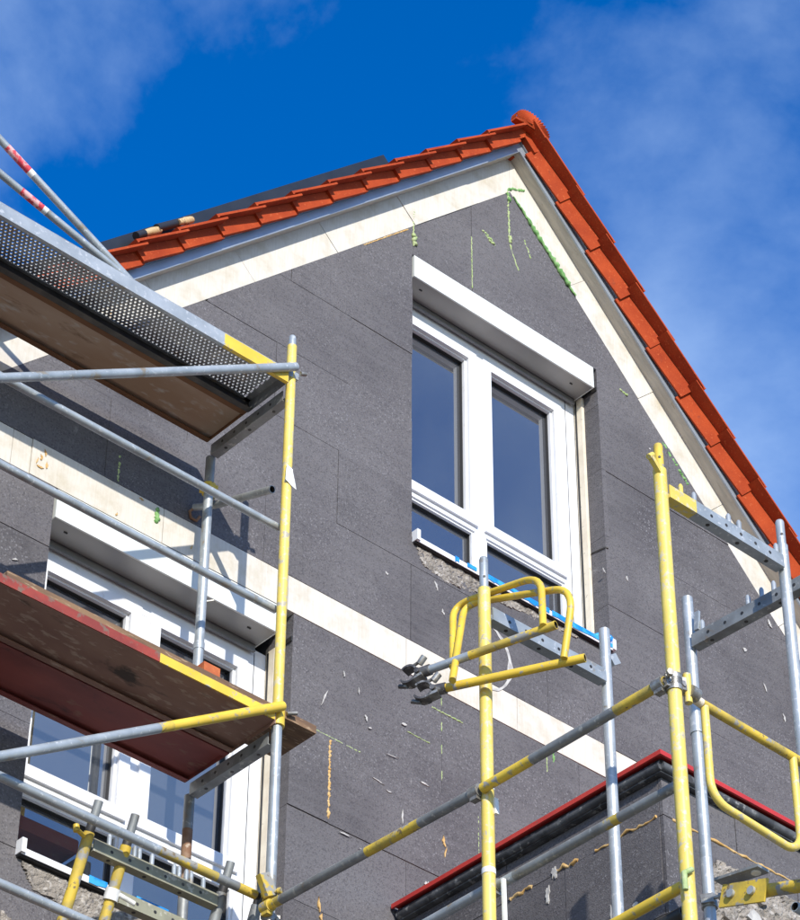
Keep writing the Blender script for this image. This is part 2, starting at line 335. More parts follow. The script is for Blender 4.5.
def tile_mesh(side):
    """verge tile: cover plate with a hanging front flap; local s down the slope, n outwards, y into the roof"""
    mb = MB(); cs, sn = math.cos(SA), math.sin(SA)
    def P(s, n, y): return (side*(s*cs+n*sn), y, -s*sn+n*cs)
    def slab(s0, s1, nb0, nt0, nb1, nt1, y0, y1, yk=0):
        vs = [P(s0, nb0, y0+yk), P(s1, nb1, y0-yk), P(s1, nb1, y1-yk), P(s0, nb0, y1+yk), P(s0, nt0, y0+yk), P(s1, nt1, y0-yk), P(s1, nt1, y1-yk), P(s0, nt0, y1+yk)]
        fs = [(0, 3, 2, 1), (4, 5, 6, 7), (0, 1, 5, 4), (1, 2, 6, 5), (2, 3, 7, 6), (3, 0, 4, 7)]
        if side < 0: fs = [t[::-1] for t in fs]
        mb.add(vs, fs, 'tile')
    L = .40
    slab(-.03, L, .118, .130, .146, .160, -.064 if side < 0 else -.090, .30)
    slab(L-.012, L+.004, .140, .146, .138, .162, -.066 if side < 0 else -.092, .30)     # thickened lower edge
    if side < 0: slab(-.005, L-.03, .044, .117, .054, .143, 0, .030, .008)
    else:                                                     # the right hand verge has a flap that slopes outwards
        n0, n1 = .018, .117; vs = []
        for s_, yk, dn in ((-.005, .010, 0), (L-.03, -.010, .020)):
            vs += [P(s_, n0+dn, .030+yk), P(s_, n1+dn, -.008+yk), P(s_, n1+dn, .02+yk), P(s_, n0+dn, .040+yk)]
        mb.add(vs, [(0, 1, 5, 4), (1, 2, 6, 5), (2, 3, 7, 6), (3, 0, 4, 7), (3, 2, 1, 0), (4, 5, 6, 7)], 'tile')
    me_o = mb.obj('roof_tile', ro); return me_o
EXP = .3585
NT = 18
for sd, st in ((-1, .015), (1, .035)):
    proto = tile_mesh(sd)
    for i in range(NT):
        o = proto if i == 0 else proto.copy()
        if i: C.objects.link(o); o.parent = ro
        s = st+EXP*i; p = rp(sd, s, 0, (8.842 if sd < 0 else 8.848)+random.uniform(-.003, .003)); o.location = p
        o.rotation_euler = (random.uniform(-.006, .006), random.uniform(-.008, .008), random.uniform(-.004, .004))
# ridge tile: half round with a ribbed shell at its end
rt = MB(); n = 19; cx, cz = XR+.018, 13.135; yA = 8.80
def ell(t, sc=1.0): return (cx-math.cos(t)*.145*sc, cz+math.sin(t)*.122*sc)
outer = []; inner = []
for j in range(n*2+1):
    t = math.pi*j/(n*2); q = 1.0 if j % 2 else .96
    outer.append((*ell(t, q),)); inner.append((*ell(t, .12),))
vs = [(x, yA-.010*(j % 2), z) for j, (x, z) in enumerate(outer)]+[(x, yA-.02, z) for x, z in inner]
N2 = len(outer)
rt.add(vs, [(j, j+1, N2+j+1, N2+j) for j in range(N2-1)], 'tile')
for j in range(N2-1):
    a, b = outer[j], outer[j+1]
    rt.add([(a[0], yA, a[1]), (b[0], yA, b[1]), (b[0], yA+.05, b[1]), (a[0], yA+.05, a[1])], [(0, 3, 2, 1)], 'tile')
rt.box((cx-.142, yA+.002, cz-.012), (cx+.142, yA+.048, cz+.004), 'tile'); rt.add([(cx-.15, yA-.004, cz-.012), (cx+.15, yA-.004, cz-.012), (cx, yA-.024, cz+.02)], [(0, 1, 2)], 'tile')
for sd in (-1, 1): rprism(rt, sd, [(-.064*T+.002, .064), (.05, .064), (.05, .122), (-.122*T+.002, .122)], 8.846 if sd < 0 else 8.852, 8.90, 'tile'); rprism(rt, sd, [(-.120*T+.002, .120), (.06, .124), (.06, .140), (-.136*T+.002, .136)], 8.795 if sd < 0 else 8.765, 9.1, 'tile')
rt.obj('ridge_tile', ro)
rt = MB(); rt.tube([(XR, 8.96, 13.10), (XR, 17.3, 13.10)], .12, 'tile', 16); rt.obj('ridge_line', ro)

# ------------------------------------------------------------------ windows
def ring(mb, x0, x1, z0, z1, wd, y0, y1, k, b=None):
    b = wd if b is None else b
    mb.box((x0, y0, z0), (x0+wd, y1, z1), k); mb.box((x1-wd, y0, z0), (x1, y1, z1), k)
    mb.box((x0+wd, y0, z1-wd), (x1-wd, y1, z1), k); mb.box((x0+wd, y0, z0), (x1-wd, y1, z0+b), k)
def window(x0, x1, zb, zt, ztr0, ztr1, cx):
    wn = MB(); ring(wn, x0, x1, zb, zt, .13, W, W+.088, 'upvc', .075)
    wn.box((cx-.045, W+.002, zb+.075), (cx+.045, W+.080, zt-.13), 'upvc')
    for a, b in ((x0+.13, cx-.045), (cx+.045, x1-.13)): wn.box((a, W+.001, ztr0), (b, W+.081, ztr1), 'upvc')
    wn.box((x0+.09, W-.004, zb+.02), (x0+.094, W+.001, zt-.02), 'gasket'); wn.box((x1-.075, W-.0012, zb+.02), (x1-.071, W+.001, zt-.02), 'gasket')
    fr = wn.obj('window', house)
    for a, b in ((x0+.122, cx-.028), (cx+.028, x1-.122)):
        s = MB(); sz0, sz1 = ztr1-.032, zt-.102
        ring(s, a, b, sz0, sz1, .063, W-.016, W+.072, 'upvc'); ring(s, a+.063, b-.063, sz0+.063, sz1-.063, .012, W+.008, W+.072, 'upvc')
        ring(s, a+.075, b-.075, sz0+.075, sz1-.075, .005, W+.030, W+.070, 'gasket')
        so_ = s.obj('sash', fr)
        p = MB(); p.box((a+.075, W+.050, sz0+.075), (b-.075, W+.058, sz1-.075), 'glass'); p.obj('pane', fr)
    for a, b in ((x0+.13, cx-.045), (cx+.045, x1-.13)):
        s = MB(); ring(s, a, b, zb+.075, ztr0, .014, W+.012, W+.072, 'upvc'); ring(s, a+.014, b-.014, zb+.089, ztr0-.014, .005, W+.030, W+.070, 'gasket'); s.obj('glazing_bead', fr)
        p = MB(); p.box((a+.014, W+.050, zb+.089), (b-.014, W+.058, ztr0-.014), 'glass'); p.obj('pane', fr)
    return fr
window(7.965, 9.560, 9.556, 11.465, 10.028, 10.094, 8.765)
window(5.730, 7.262, 6.630, 8.455, 7.056, 7.164, 6.505)

def shutter(x0, x1, z0, z1):
    s = MB(); s.box((x0, D-.006, z0), (x1, D+.004, z1), 'box'); s.box((x0, D+.004, z1-.008), (x1, 9.180, z1), 'box')
    s.box((x0, D+.004, z0), (x0+.006, 9.180, z1-.008), 'box'); s.box((x1-.006, D+.004, z0), (x1, 9.180, z1-.008), 'box')
    s.box((x0+.006, D+.0042, z0+.0015), (x1-.006, 9.150, z0+.008), 'boxunder'); s.box((x0+.006, 9.178, z0+.03), (x1-.006, 9.183, z1-.009), 'gasket')
    s.box((x0+.006, 9.150, z0+.05), (x1-.006, 9.153, z1-.01), 'gasket')
    o = s.obj('shutter_box', house)
    k = MB(); k.box((x0+.012, 9.156, z0-.040), (x1-.012, 9.168, z0+.06), 'shade_slat'); k.box((x0+.012, 9.150, z0-.040), (x1-.012, 9.156, z0-.030), 'shade_slat'); k.obj('added_shade_slat', o)  # hanging strip added to deepen the shade across the top of the window frame
    for x in (x0+.10, x1-.14):
        k = MB(); k.box((x, D+.058, z0-.003), (x+.020, D+.065, z0+.0012), 'gasket'); k.obj('vent_slot', o)
    k = MB(); k.box((x0-.006, D+.002, z1), (x1+.03, 9.18, z1+.006), 'gasket'); k.box((x1, D+.006, z0+.01), (x1+.008, 9.18, z1), 'gasket'); k.obj('joint_tape', o)
shutter(8.085, 9.552, 11.470, 11.634); shutter(5.812, 7.182, 8.458, 8.624)
for (x1, z0, z1, xs) in ((9.585, 9.54, 11.46, 9.552), (7.285, 6.62, 8.45, 7.182)):     # right hand reveal
    gk = MB(); gk.box((x1-.022, 9.118, z0+.03), (x1+.002, 9.183, z1+.02), 'cream'); gk.obj('guide_strip', house)
    gk = MB(); gk.box((x1-.007, 9.004, z1+.012), (x1-.001, 9.11, z1+.040), 'dark_metal'); gk.obj('reveal_bracket', house)
    gk = MB(); gk.box((x1-.024, 9.160, z0+.03), (x1-.0222, 9.174, z1+.01), 'gasket'); gk.obj('guide_seal', house)
gk = MB(); gk.tube([(9.584, 9.11, 10.28), (9.584, 9.0, 10.26), (9.60, 8.993, 10.262)], .007, 'dark_metal', 6); gk.obj('reveal_joint', house)

def sill(x0, x1, z, blues, whites):
    s = MB(); s.add([(x0, 8.965, z-.012), (x1, 8.965, z-.012), (x1, 9.19, z+.012), (x0, 9.19, z+.012), (x0, 8.965, z-.045), (x1, 8.965, z-.045), (x1, 8.970, z-.045), (x0, 8.970, z-.045)],
                    [(0, 1, 2, 3), (4, 5, 1, 0), (5, 4, 7, 6)], 'upvc')
    s.box((x0-.006, 8.955, z-.040), (x0+.018, 9.17, z+.030), 'upvc'); s.box((x1-.012, 8.955, z-.040), (x1+.012, 9.17, z+.030), 'upvc')
    s.box((x0, 8.974, z-.050), (x1, 9.18, z-.024), 'gasket')
    o = s.obj('window_sill', house)
    b = MB()
    for a, c in blues:
        nseg = max(2, int((c-a)/.05)); xs = [a+(c-a)*i/nseg for i in range(nseg+1)]
        b = MB()
        for p, q in zip(xs, xs[1:]):
            hp, hq = random.uniform(.018, .034), random.uniform(.018, .034)
            b.add([(p, 8.961, z-.012-hp), (q, 8.961, z-.012-hq), (q, 8.961, z-.006), (p, 8.961, z-.006), (q, 9.04+hq, z+.005), (p, 9.04+hp, z+.005)], [(0, 1, 2, 3), (3, 2, 4, 5)], 'blue')
        b.obj('protective_film', o)
sill(8.085, 9.575, 9.545, [(8.36, 8.39), (8.45, 8.52), (8.55, 9.07), (9.09, 9.57)], [])
b = MB(); b.tube([(9.45, 9.02, 9.565), (9.50, 9.0, 9.585), (9.56, 8.98, 9.583), (9.578, 8.965, 9.565)], [.012, .022, .024, .012], 'blue', 8); b.obj('protective_film', house)
sill(5.80, 7.28, 6.628, [(6.16, 6.26), (6.42, 6.60), (6.75, 6.9)], [])

# ------------------------------------------------------------------ smears, foam and mortar on the cladding
def blob(pts, r, k, name='foam_bead', y=D+.001, n=7):
    q = []; rr = []
    for (a, b) in zip(pts, pts[1:]):
        m_ = max(2, int(math.hypot(b[0]-a[0], b[1]-a[1])/.007))
        for i in range(m_):
            t = i/m_; j = r*.45; q.append((a[0]+(b[0]-a[0])*t+random.uniform(-j, j), y+random.uniform(-.4, .6)*r, a[1]+(b[1]-a[1])*t+random.uniform(-j, j)*.4)); rr.append(r*random.uniform(.5, 1.2))
    rr[0] = rr[-1] = r*.1
    b = MB(); b.tube(q, rr, k, n); return b.obj(name, house)
def line(p, q, n): return [(p[0]+(q[0]-p[0])*i/n, p[1]+(q[1]-p[1])*i/n) for i in range(n+1)]
# thick green bead along the right rake, thin ones dripping from the apex
def gz(x): return Z_IN-T*(x-XR)
pts = [(x, gz(x)) for x in [8.91+.011*i for i in range(48)]]
b = MB(); b.tube([(x, D-.004+random.uniform(-.006, .004), z+random.uniform(-.006, .006)) for x, z in pts], [.004+.014*min(1, i/18)*random.uniform(.35, 1.25)*(1 if i < 42 else .5) for i in range(48)], 'greenfoam', 8); b.obj('foam_bead', house)
blob([(8.865, 12.70), (8.90, 12.735), (8.94, 12.755), (8.985, 12.775), (9.02, 12.80)], .011, 'greenfoam')
blob(line((8.868, 12.70), (8.872, 12.24), 16), .008, 'palefoam'); blob(line((8.872, 12.24), (8.945, 12.05), 6), .006, 'palefoam')
blob([(8.875, 12.31), (8.878, 12.28), (8.872, 12.25)], .015, 'palefoam'); blob([(8.86, 12.68), (8.875, 12.64), (8.882, 12.60)], .016, 'greenfoam')
for (x, z) in ((8.655, 12.20), (8.69, 12.175), (8.715, 12.15)): blob([(x-.02, z+.012), (x, z), (x+.03, z+.004), (x+.035, z-.02)], .009, 'palefoam')
blob([(9.0, 12.36), (9.01, 12.32), (9.03, 12.29), (9.05, 12.22)], .006, 'palefoam')
blob(line((8.083, 12.02), (8.083, 11.70), 8), .006, 'palefoam'); blob([(8.07, 11.80), (8.09, 11.78), (8.085, 11.74), (8.10, 11.71)], .017, 'palefoam')
blob(line((8.553, 12.10), (8.553, 11.66), 14), .004, 'palefoam'); blob(line((7.7, 11.47), (8.05, 11.83), 7), .005, 'orangefoam')
blob([(9.78, 11.60), (9.82, 11.59), (9.86, 11.58)], .010, 'palefoam')
for (x, z) in ((10.16, 11.36), (10.20, 11.31), (10.24, 11.27), (10.29, 11.21), (10.33, 11.17)): blob([(x-.02, z+.02), (x, z), (x+.02, z-.03)], .012, 'greenfoam')
blob(line((7.542, 7.985), (7.542, 7.515), 10), .009, 'orangefoam'); [blob(line((8.29, a), (8.291, a-.07), 4), .0035, 'palefoam') for a in (8.60, 8.44, 8.30, 8.14)]
blob(line((8.54, 7.98), (8.54, 7.52), 9), .004, 'palefoam'); blob(line((7.42, 8.0), (7.75, 7.998), 7), .005, 'palefoam'); blob(line((8.22, 8.50), (8.45, 8.50), 5), .005, 'palefoam')
FS = [(8.30, 7.72, .022, .05), (8.31, 7.66, .012, .05), (8.63, 7.76, .014, .07), (8.64, 7.66, .018, .05), (7.50, 7.03, .014, .06), (7.515, 6.97, .02, .03)]
blob(line((9.05, 8.62), (9.05, 8.46), 5), .004, 'palefoam'); blob(line((9.20, 8.80), (9.20, 8.66), 5), .004, 'orangefoam'); blob([(9.42, 8.52), (9.42, 8.46), (9.43, 8.42), (9.45, 8.38)], .013, 'palefoam')
blob([(9.42, 8.45), (9.44, 8.42), (9.42, 8.39)], .015, 'greenfoam'); blob(line((9.10, 8.64), (9.102, 8.54), 4), .008, 'greenfoam')
blob(line((8.05, 8.27), (8.22, 8.267), 5), .0035, 'palefoam')
blob(line((6.40, 8.84), (6.40, 8.72), 5), .013, 'greenfoam'); blob(line((6.15, 8.85), (6.15, 9.05), 6), .008, 'palefoam'); blob(line((6.0, 10.0), (6.05, 9.7), 6), .005, 'orangefoam')
FS += [(5.72, 8.80, .012, .03), (5.70, 8.76, .02, .025), (5.735, 8.73, .016, .03), (5.70, 8.70, .03, .018), (5.68, 8.73, .008, .03), (6.30, 8.83, .02, .012), (6.16, 8.66, .012, .016), (6.62, 8.70, .01, .02)]
def smear(x, z, wd, ht, k='plaster', ang=0, y=D-.0065, n=19, name='plaster_smear', th=.004, jag=.72, par=None):
    if ht > wd: wd, ht, ang = ht, wd, ang+math.pi/2
    ca, sa = math.cos(ang), math.sin(ang); up, lo = [], []; wd *= .7; ht *= .8
    for i in range(10):
        t = i/9; e = math.sin(math.pi*min(1, t*1.15))**.8*ht*.62; mid = ht*.22*math.sin(t*5+x*40); u = (t*2-1)*wd
        up.append((u, mid+e*random.uniform(.35, 1.1))); lo.append((u, mid-e*random.uniform(.35, 1.1)))
    p = [(x+u*ca-v*sa, z+u*sa+v*ca) for u, v in lo+up[::-1]]
    b = MB(); b.prism(p, y, y+th, k); return b.obj(name, par or house)
for a in FS: smear(a[0], a[1], a[2], a[3], 'orangefoam', random.uniform(-.2, .2), th=.008, n=17, jag=.7)
for a in ((7.50, 8.22, .012, .10, -.4), (7.62, 8.42, .012, .03, 0), (7.72, 8.36, .010, .035, .2), (7.77, 8.22, .018, .03, .3), (7.80, 8.17, .02, .012, 0), (8.03, 8.30, .03, .02, .5), (7.95, 8.07, .06, .006, .05), (8.17, 8.0, .05, .012, 0),
          (7.86, 7.88, .06, .010, -.1), (7.93, 7.85, .03, .010, -.1), (8.02, 7.75, .012, .07, .05), (7.65, 7.48, .06, .010, -.05), (7.77, 7.44, .05, .005, -.05), (8.62, 8.0, .012, .06, .5), (8.20, 7.42, .05, .05, .3),
          (8.27, 7.45, .02, .03, 1), (8.28, 7.30, .008, .08, .1), (9.75, 10.12, .02, .03, .5), (9.56, 10.08, .012, .03, .6), (10.02, 11.25, .02, .015, 0), (10.06, 11.18, .03, .018, .3), (10.1, 11.1, .02, .012, 0), (9.52, 11.49, .015, .03, .3),
          (10.9, 9.9, .015, .05, .4), (10.75, 10.1, .03, .03, 0), (11.05, 9.75, .02, .05, .3), (11.0, 10.42, .03, .05, .6), (5.62, 8.10, .03, .012, .3), (5.55, 7.95, .02, .008, 0), (6.9, 9.6, .05, .004, .2), (7.9, 9.2, .02, .02, 0), (8.25, 9.30, .02, .05, .3), (8.3, 9.15, .02, .03, .3)):
    smear(a[0], a[1], a[2], a[3], 'plaster', a[4])
def arc_smear(cx, cz, r, t0, t1, n=16):
    pts = [(cx+r*math.cos(t0+(t1-t0)*i/n), cz+r*1.15*math.sin(t0+(t1-t0)*i/n)) for i in range(n+1)]; b = MB()
    wd = [random.uniform(.006, .022) for _ in pts]
    for i in range(n):
        (xa, za), (xb, zb) = pts[i], pts[i+1]; b.prism([(xa-wd[i], za), (xb-wd[i+1], zb), (xb+wd[i+1], zb), (xa+wd[i], za)], D-.0062, D-.0042, 'plaster')
    b.obj('plaster_smear', house)
arc_smear(8.60, 9.02, .19, 1.2, -1.5)
# exposed mortar under the upper and lower sill
def patch(poly, y, k, name, par, th=.008, axis='y'):
    b = MB()
    b.prism(poly, y, y+th, k); return b.obj(name, par)
def jag(pts, amp=.02, sub=5):
    out = []
    for i in range(len(pts)):
        a, c = pts[i], pts[(i+1) % len(pts)]
        for j in range(sub):
            t = j/sub; out.append((a[0]+(c[0]-a[0])*t+random.uniform(-amp, amp)*(j > 0), a[1]+(c[1]-a[1])*t+random.uniform(-amp, amp)*(j > 0)))
    return out
def inside(x, z, poly):
    c = False; n = len(poly)
    for i in range(n):
        (xa, za), (xb, zb) = poly[i], poly[i-1]
        if (za > z) != (zb > z) and x < (xb-xa)*(z-za)/(zb-za)+xa: c = not c
    return c
def relief(poly, y, k, name, par, cell=.011, amp=.012):
    """broken mortar: a lumpy height field cut to an uneven outline"""
    xs = [p[0] for p in poly]; zs = [p[1] for p in poly]; x0, z0 = min(xs), min(zs); nx, nz = int((max(xs)-x0)/cell)+2, int((max(zs)-z0)/cell)+2
    low = {}; hgt = {}
    def coarse(i, j): return low.setdefault((i, j), random.random())
    idx = {}; vs = []; fs = []
    def vtx(i, j):
        if (i, j) not in idx:
            fi, fj = i/4, j/4; a, b_ = int(fi), int(fj); u, v = fi-a, fj-b_
            h = (coarse(a, b_)*(1-u)+coarse(a+1, b_)*u)*(1-v)+(coarse(a, b_+1)*(1-u)+coarse(a+1, b_+1)*u)*v
            idx[(i, j)] = len(vs); vs.append((x0+i*cell+random.uniform(-.3, .3)*cell, y-amp*(.9*h+.5*random.random()), z0+j*cell+random.uniform(-.3, .3)*cell))
        return idx[(i, j)]
    keep = [(i, j) for i in range(nx) for j in range(nz) if inside(x0+(i+.5)*cell, z0+(j+.5)*cell, poly)]; ks = set(keep)
    for i, j in keep: fs.append((vtx(i, j), vtx(i+1, j), vtx(i+1, j+1), vtx(i, j+1)))
    b = MB(); b.add(vs, fs, k); o = len(vs)
    for i, j in keep:                                   # skirt back to the board along the outline
        for di, dj, c0, c1 in ((0, -1, (i, j), (i+1, j)), (1, 0, (i+1, j), (i+1, j+1)), (0, 1, (i+1, j+1), (i, j+1)), (-1, 0, (i, j+1), (i, j))):
            if (i+di, j+dj) not in ks:
                p, q = vs[idx[c0]], vs[idx[c1]]; b.add([p, q, (q[0], y+.012, q[2]), (p[0], y+.012, p[2])], [(0, 3, 2, 1)], k)
    return b.obj(name, par)
relief([(8.11, 9.492), (8.13, 9.42), (8.17, 9.385), (8.25, 9.37), (8.33, 9.36), (8.42, 9.375), (8.50, 9.385), (8.57, 9.42), (8.68, 9.43), (8.78, 9.425), (8.9, 9.445), (9.02, 9.44), (9.14, 9.462), (9.3, 9.47), (9.32, 9.492)], D+.002, 'mortar', 'mortar_patch', house)
relief([(5.82, 6.57), (5.9, 6.46), (6.1, 6.44), (6.3, 6.40), (6.6, 6.44), (7.0, 6.48), (7.2, 6.57)], D+.002, 'mortar', 'mortar_patch', house)
relief([(5.75, 6.30), (5.85, 6.24), (6.05, 6.17), (6.3, 6.05), (6.0, 6.02), (5.75, 6.10)], D+.002, 'mortar', 'mortar_patch', house)
an = MB(); an.tube([(9.42, 9.0, 8.47), (9.44, 8.93, 8.50), (9.47, 8.86, 8.53)], .005, 'black', 6)
an.tube([(9.47+.028*math.cos(t)+.01, 8.85+.012*math.cos(t), 8.545+.02*math.sin(t)) for t in [i*.63 for i in range(11)]], .004, 'black', 6); an.obj('wall_anchor', house)

# ------------------------------------------------------------------ bay with red trim
BX, BY, BZ = 7.946, 7.19, 7.21; bx, by = BX+.075, BY+.075
bay = MB(); bay.box((bx+.012, by+.012, -ZG), (12.6, 9.0-.002, BZ-.079), 'core'); bo = bay.obj('bay', house)
tr = MB(); tr.box((BX, BY, BZ-.024), (BX+.012, 9.0-.008, BZ), 'redtrim'); tr.box((BX+.012, BY, BZ-.024), (12.75, BY+.012, BZ), 'redtrim'); tr.box((BX+.012, BY+.012, BZ-.008), (12.75, 9.0-.008, BZ), 'redtrim'); tr.obj('edge_trim', bo)
me = MB(); me.box((BX+.045, BY+.045, BZ-.078), (12.7, 8.992, BZ-.010), 'membrane')
me.tube([(BX+.045, 8.985, BZ-0.048), (BX+.043, 8.4, BZ-0.046), (BX+.045, 7.9, BZ-0.052), (BX+.042, 7.5, BZ-0.046), (BX+.044, BY+.04, BZ-0.048)], .024, 'membrane', 10)
me.tube([(BX+.044, BY+.043, BZ-0.048), (8.6, BY+.042, BZ-0.046), (9.4, BY+.044, BZ-0.050), (12.7, BY+.043, BZ-0.048)], .024, 'membrane', 10); me.obj('membrane_roll', bo)
def bboard_left(y0, y1, z0, z1):
    b = MB(); b.box((bx+random.uniform(-.002, .002), y0+.002, z0+.002), (bx+.02, y1-.002, z1-.002), 'eps'); b.obj('insulation_board', bo)
def bboard_front(x0, x1, z0, z1):
    b = MB(); b.box((x0+.002, by+random.uniform(-.002, .002), z0+.002), (x1-.002, by+.02, z1-.002), 'eps'); b.obj('insulation_board', bo)
zz = [BZ-.08, 6.935, 6.435, 5.935, 5.435, 3.0, -ZG]
for i in range(len(zz)-1):
    ys = [by+.021, by+.62 if i % 2 else by+1.0, 8.985]
    for a, c in zip(ys, ys[1:]): bboard_left(a, c, zz[i+1], zz[i])
    xs = [bx, 8.9 if i % 2 else 8.5, 9.7, 10.7, 12.6]
    for a, c in zip(xs, xs[1:]): bboard_front(a, c, zz[i+1], zz[i])
def bay_blob(pts, r, k):
    b = MB(); b.tube([(p[0]+random.uniform(-.003, .003), p[1]+random.uniform(-.003, .003), p[2]+random.uniform(-.004, .004)) for p in pts], [r*random.uniform(.4, 1.3) for _ in pts], k, 7); b.obj('foam_bead', bo)
bay_blob([(bx-.003, by+.04+i*.02, 6.935+(.012 if 7 < i < 11 else 0)) for i in range(20)], .007, 'orangefoam'); bay_blob([(bx+.001, 7.80+i*.015, 6.945+random.uniform(-.01, .01)) for i in range(10)], .011, 'orangefoam')
bay_blob([(bx+.001, 8.1+i*.016, 6.94+random.uniform(-.008, .008)) for i in range(10)], .010, 'orangefoam')
bay_blob([(bx+.06+i*.025, by+.001, 6.935) for i in range(36)], .007, 'orangefoam'); bay_blob([(bx-.003, 8.45, 6.82-i*.05) for i in range(8)], .006, 'palefoam'); bay_blob([(bx-.003, 8.35+i*.05, 6.70-.01*i) for i in range(6)], .005, 'palefoam')
for (y, z, h) in ((7.58, 6.72, .06), (7.60, 6.55, .10), (7.64, 6.45, .03), (7.95, 6.95, .05), (8.0, 6.85, .06), (7.46, 6.55, .03), (8.6, 6.6, .05)):
    n_ = 17; q = []
    for i in range(n_):
        t = 2*math.pi*i/n_; r_ = 1-.65*random.random(); q.append((y+.022*r_*math.cos(t), z+h*r_*math.sin(t)))
    b = MB(); vv = [(bx-.005, a_, c_) for a_, c_ in q]+[(bx+.001, a_, c_) for a_, c_ in q]
    b.add(vv, [tuple(range(n_-1, -1, -1))]+[(i, (i+1) % n_, (i+1) % n_+n_, i+n_) for i in range(n_)], 'plaster'); b.obj('plaster_smear', bo)
pm = [(8.33, 6.80), (8.36, 6.835), (8.42, 6.82), (8.47, 6.83), (8.53, 6.80), (8.60, 6.825), (8.68, 6.815), (8.76, 6.835), (8.85, 6.82), (8.95, 6.84), (9.1, 6.83), (9.4, 6.84), (9.9, 6.82), (9.9, 5.4), (8.24, 5.4), (8.27, 6.2), (8.25, 6.45), (8.30, 6.6), (8.28, 6.72)]
pm = [p for p in pm if p[1] > 6]; relief(pm[:13]+[(9.9, 6.3), (8.27, 6.3)]+pm[-2:], by+.002, 'mortar', 'exposed_masonry', bo, .013, .022)
for i in range(34):                                           # rough stones and chips in the exposed masonry
    x = random.uniform(8.35, 9.3); z = random.uniform(6.3, 6.78)
    r = random.uniform(.012, .04); b = MB(); q = []
    for j in range(7):
        t = 2*math.pi*j/7; rr = r*random.uniform(.6, 1.1); q.append((x+rr*1.5*math.cos(t), z+rr*math.sin(t)))
    b.prism(q, by-.020-random.uniform(.004, .016), by-.004, random.choice(['mortar', 'mortar', 'plaster'])); b.obj('stone', bo)

# ------------------------------------------------------------------ scaffold
RT = .02415
def col(mb, cx, p, axis, k='clamp', r=.034, L=.055):
    p = Vector(p); a = Vector(axis).normalized(); mb.tube([p-a*L/2, p+a*L/2], r, k, 14)
def coupler(mb, p, axis, side, k='clamp'):
    """half coupler: ring round a tube, hinged strap, eye bolt and nut"""
    p = Vector(p); a = Vector(axis).normalized(); s = Vector(side).normalized(); t = a.cross(s)
    mb.tube([p-a*.026, p+a*.026], .033, k, 14)
    mb.bar(p+s*.030-a*.02, p+s*.030+a*.02, .022, .05, k, t); mb.tube([p+s*.028-t*.03, p+s*.034+t*.055], .008, k, 8)
    mb.tube([p+s*.034+t*.045, p+s*.034+t*.062], .015, k, 6); mb.bar(p-s*.034-a*.018, p-s*.034+a*.018, .020, .03, k, t)
def post(parent, x, y, segs, name='post', stub=True, zlow=-ZG, r=RT):
    """segs: list of (z_top, z_bottom, material), from the top down; a narrower spigot at the top"""
    b = MB(); first = True
    for (zt, zb, k) in segs:
        b.tube([(x, y, zb), (x, y, zt)], r, k, 16, hollow=first); first = False
    return b.obj(name, parent)
def spigot(parent, x, y, z0, z1, k):
    b = MB(); b.tube([(x, y, z0), (x, y, z1-.01), (x, y, z1)], [.019, .019, .016], k, 14, hollow=False)
    for h in (.06, .17):
        if z0+h < z1-.02: b.tube([(x-.012, y-.0155, z0+h), (x-.0125, y-.0165, z0+h)], .006, 'dark_metal', 8)
    b.obj('spigot', parent)
def transom(parent, p, q, pins, k='galv', kp='galv_bright', holes=True, w_=.048, h_=.058):
    """open U section with punched holes and upright pins"""
    p, q = Vector(p), Vector(q); d = (q-p).normalized(); a = d.cross(Vector((0, 0, 1))).normalized(); up = Vector((0, 0, 1))
    b = MB(); b.bar(p-up*h_/2, q-up*h_/2, w_, .005, k); b.bar(p+a*(w_/2-.0025)+up*.0025, q+a*(w_/2-.0025)+up*.0025, .005, h_, k); b.bar(p-a*(w_/2-.0025)+up*.0025, q-a*(w_/2-.0025)+up*.0025, .005, h_, k)
    t_ = b.obj('transom', parent)
    L = (q-p).length
    if holes:
        hb = MB(); n = int(L/.085)
        for i in range(1, n):
            c = p+d*(L*i/n)
            for sg in (-1, 1):
                o = c+a*sg*(w_/2); hb.tube([o-a*sg*.001, o+a*sg*.0012], .008, 'dark_metal', 8)
            o = c-up*(h_/2+.0025)
            if i % 2: hb.tube([o+up*.001, o-up*.0012], .009, 'dark_metal', 8)
        hb.obj('punched_holes', t_)['kind'] = 'stuff'
    for s_ in pins:
        o = p+d*(L*s_); b = MB(); b.tube([o-up*.02, o+up*.085, o+up*.095], [.0105, .0105, .006], kp, 8); b.obj('pin', t_)
    return t_
fr_group = 'scaffold frames'
# left frame, upper lift (x=6.59): yellow outer post, grey inner post
XL, YO, YI = 6.59, 8.232, 8.845
f = thing('scaffold_frame', 'scaffold frame with yellow outer post and grey inner post carrying the perforated deck', 'scaffold frame', group=fr_group)
post(f, XL, YO, [(9.50, 7.26, 'yellow_pale')]); spigot(f, XL, YO, 9.49, 9.565, 'galv')
post(f, XL, YI, [(9.16, 8.98, 'galv_dull'), (8.98, 7.31, 'galv')]); transom(f, (XL, YO+.03, 9.185), (XL, YI-.028, 9.185), [], 'galv_dull')
b = MB(); coupler(b, (XL, YI, 8.955), (0, 0, 1), (1, -.4, 0), 'yellow_worn'); b.tube([(XL, YI, 8.95), (XL, YI, 8.985)], .036, 'yellow_worn', 12); b.obj('coupler', f)
b = MB(); b.bar((XL-.06, YO-.01, 9.30), (XL+.03, YO-.015, 9.30), .02, .04, 'galv'); b.tube([(XL+.02, YO-.05, 9.30), (XL+.05, YO-.055, 9.31)], .012, 'clamp', 8); b.obj('wedge_lock', f)
for z in (7.33, 7.34):
    pass
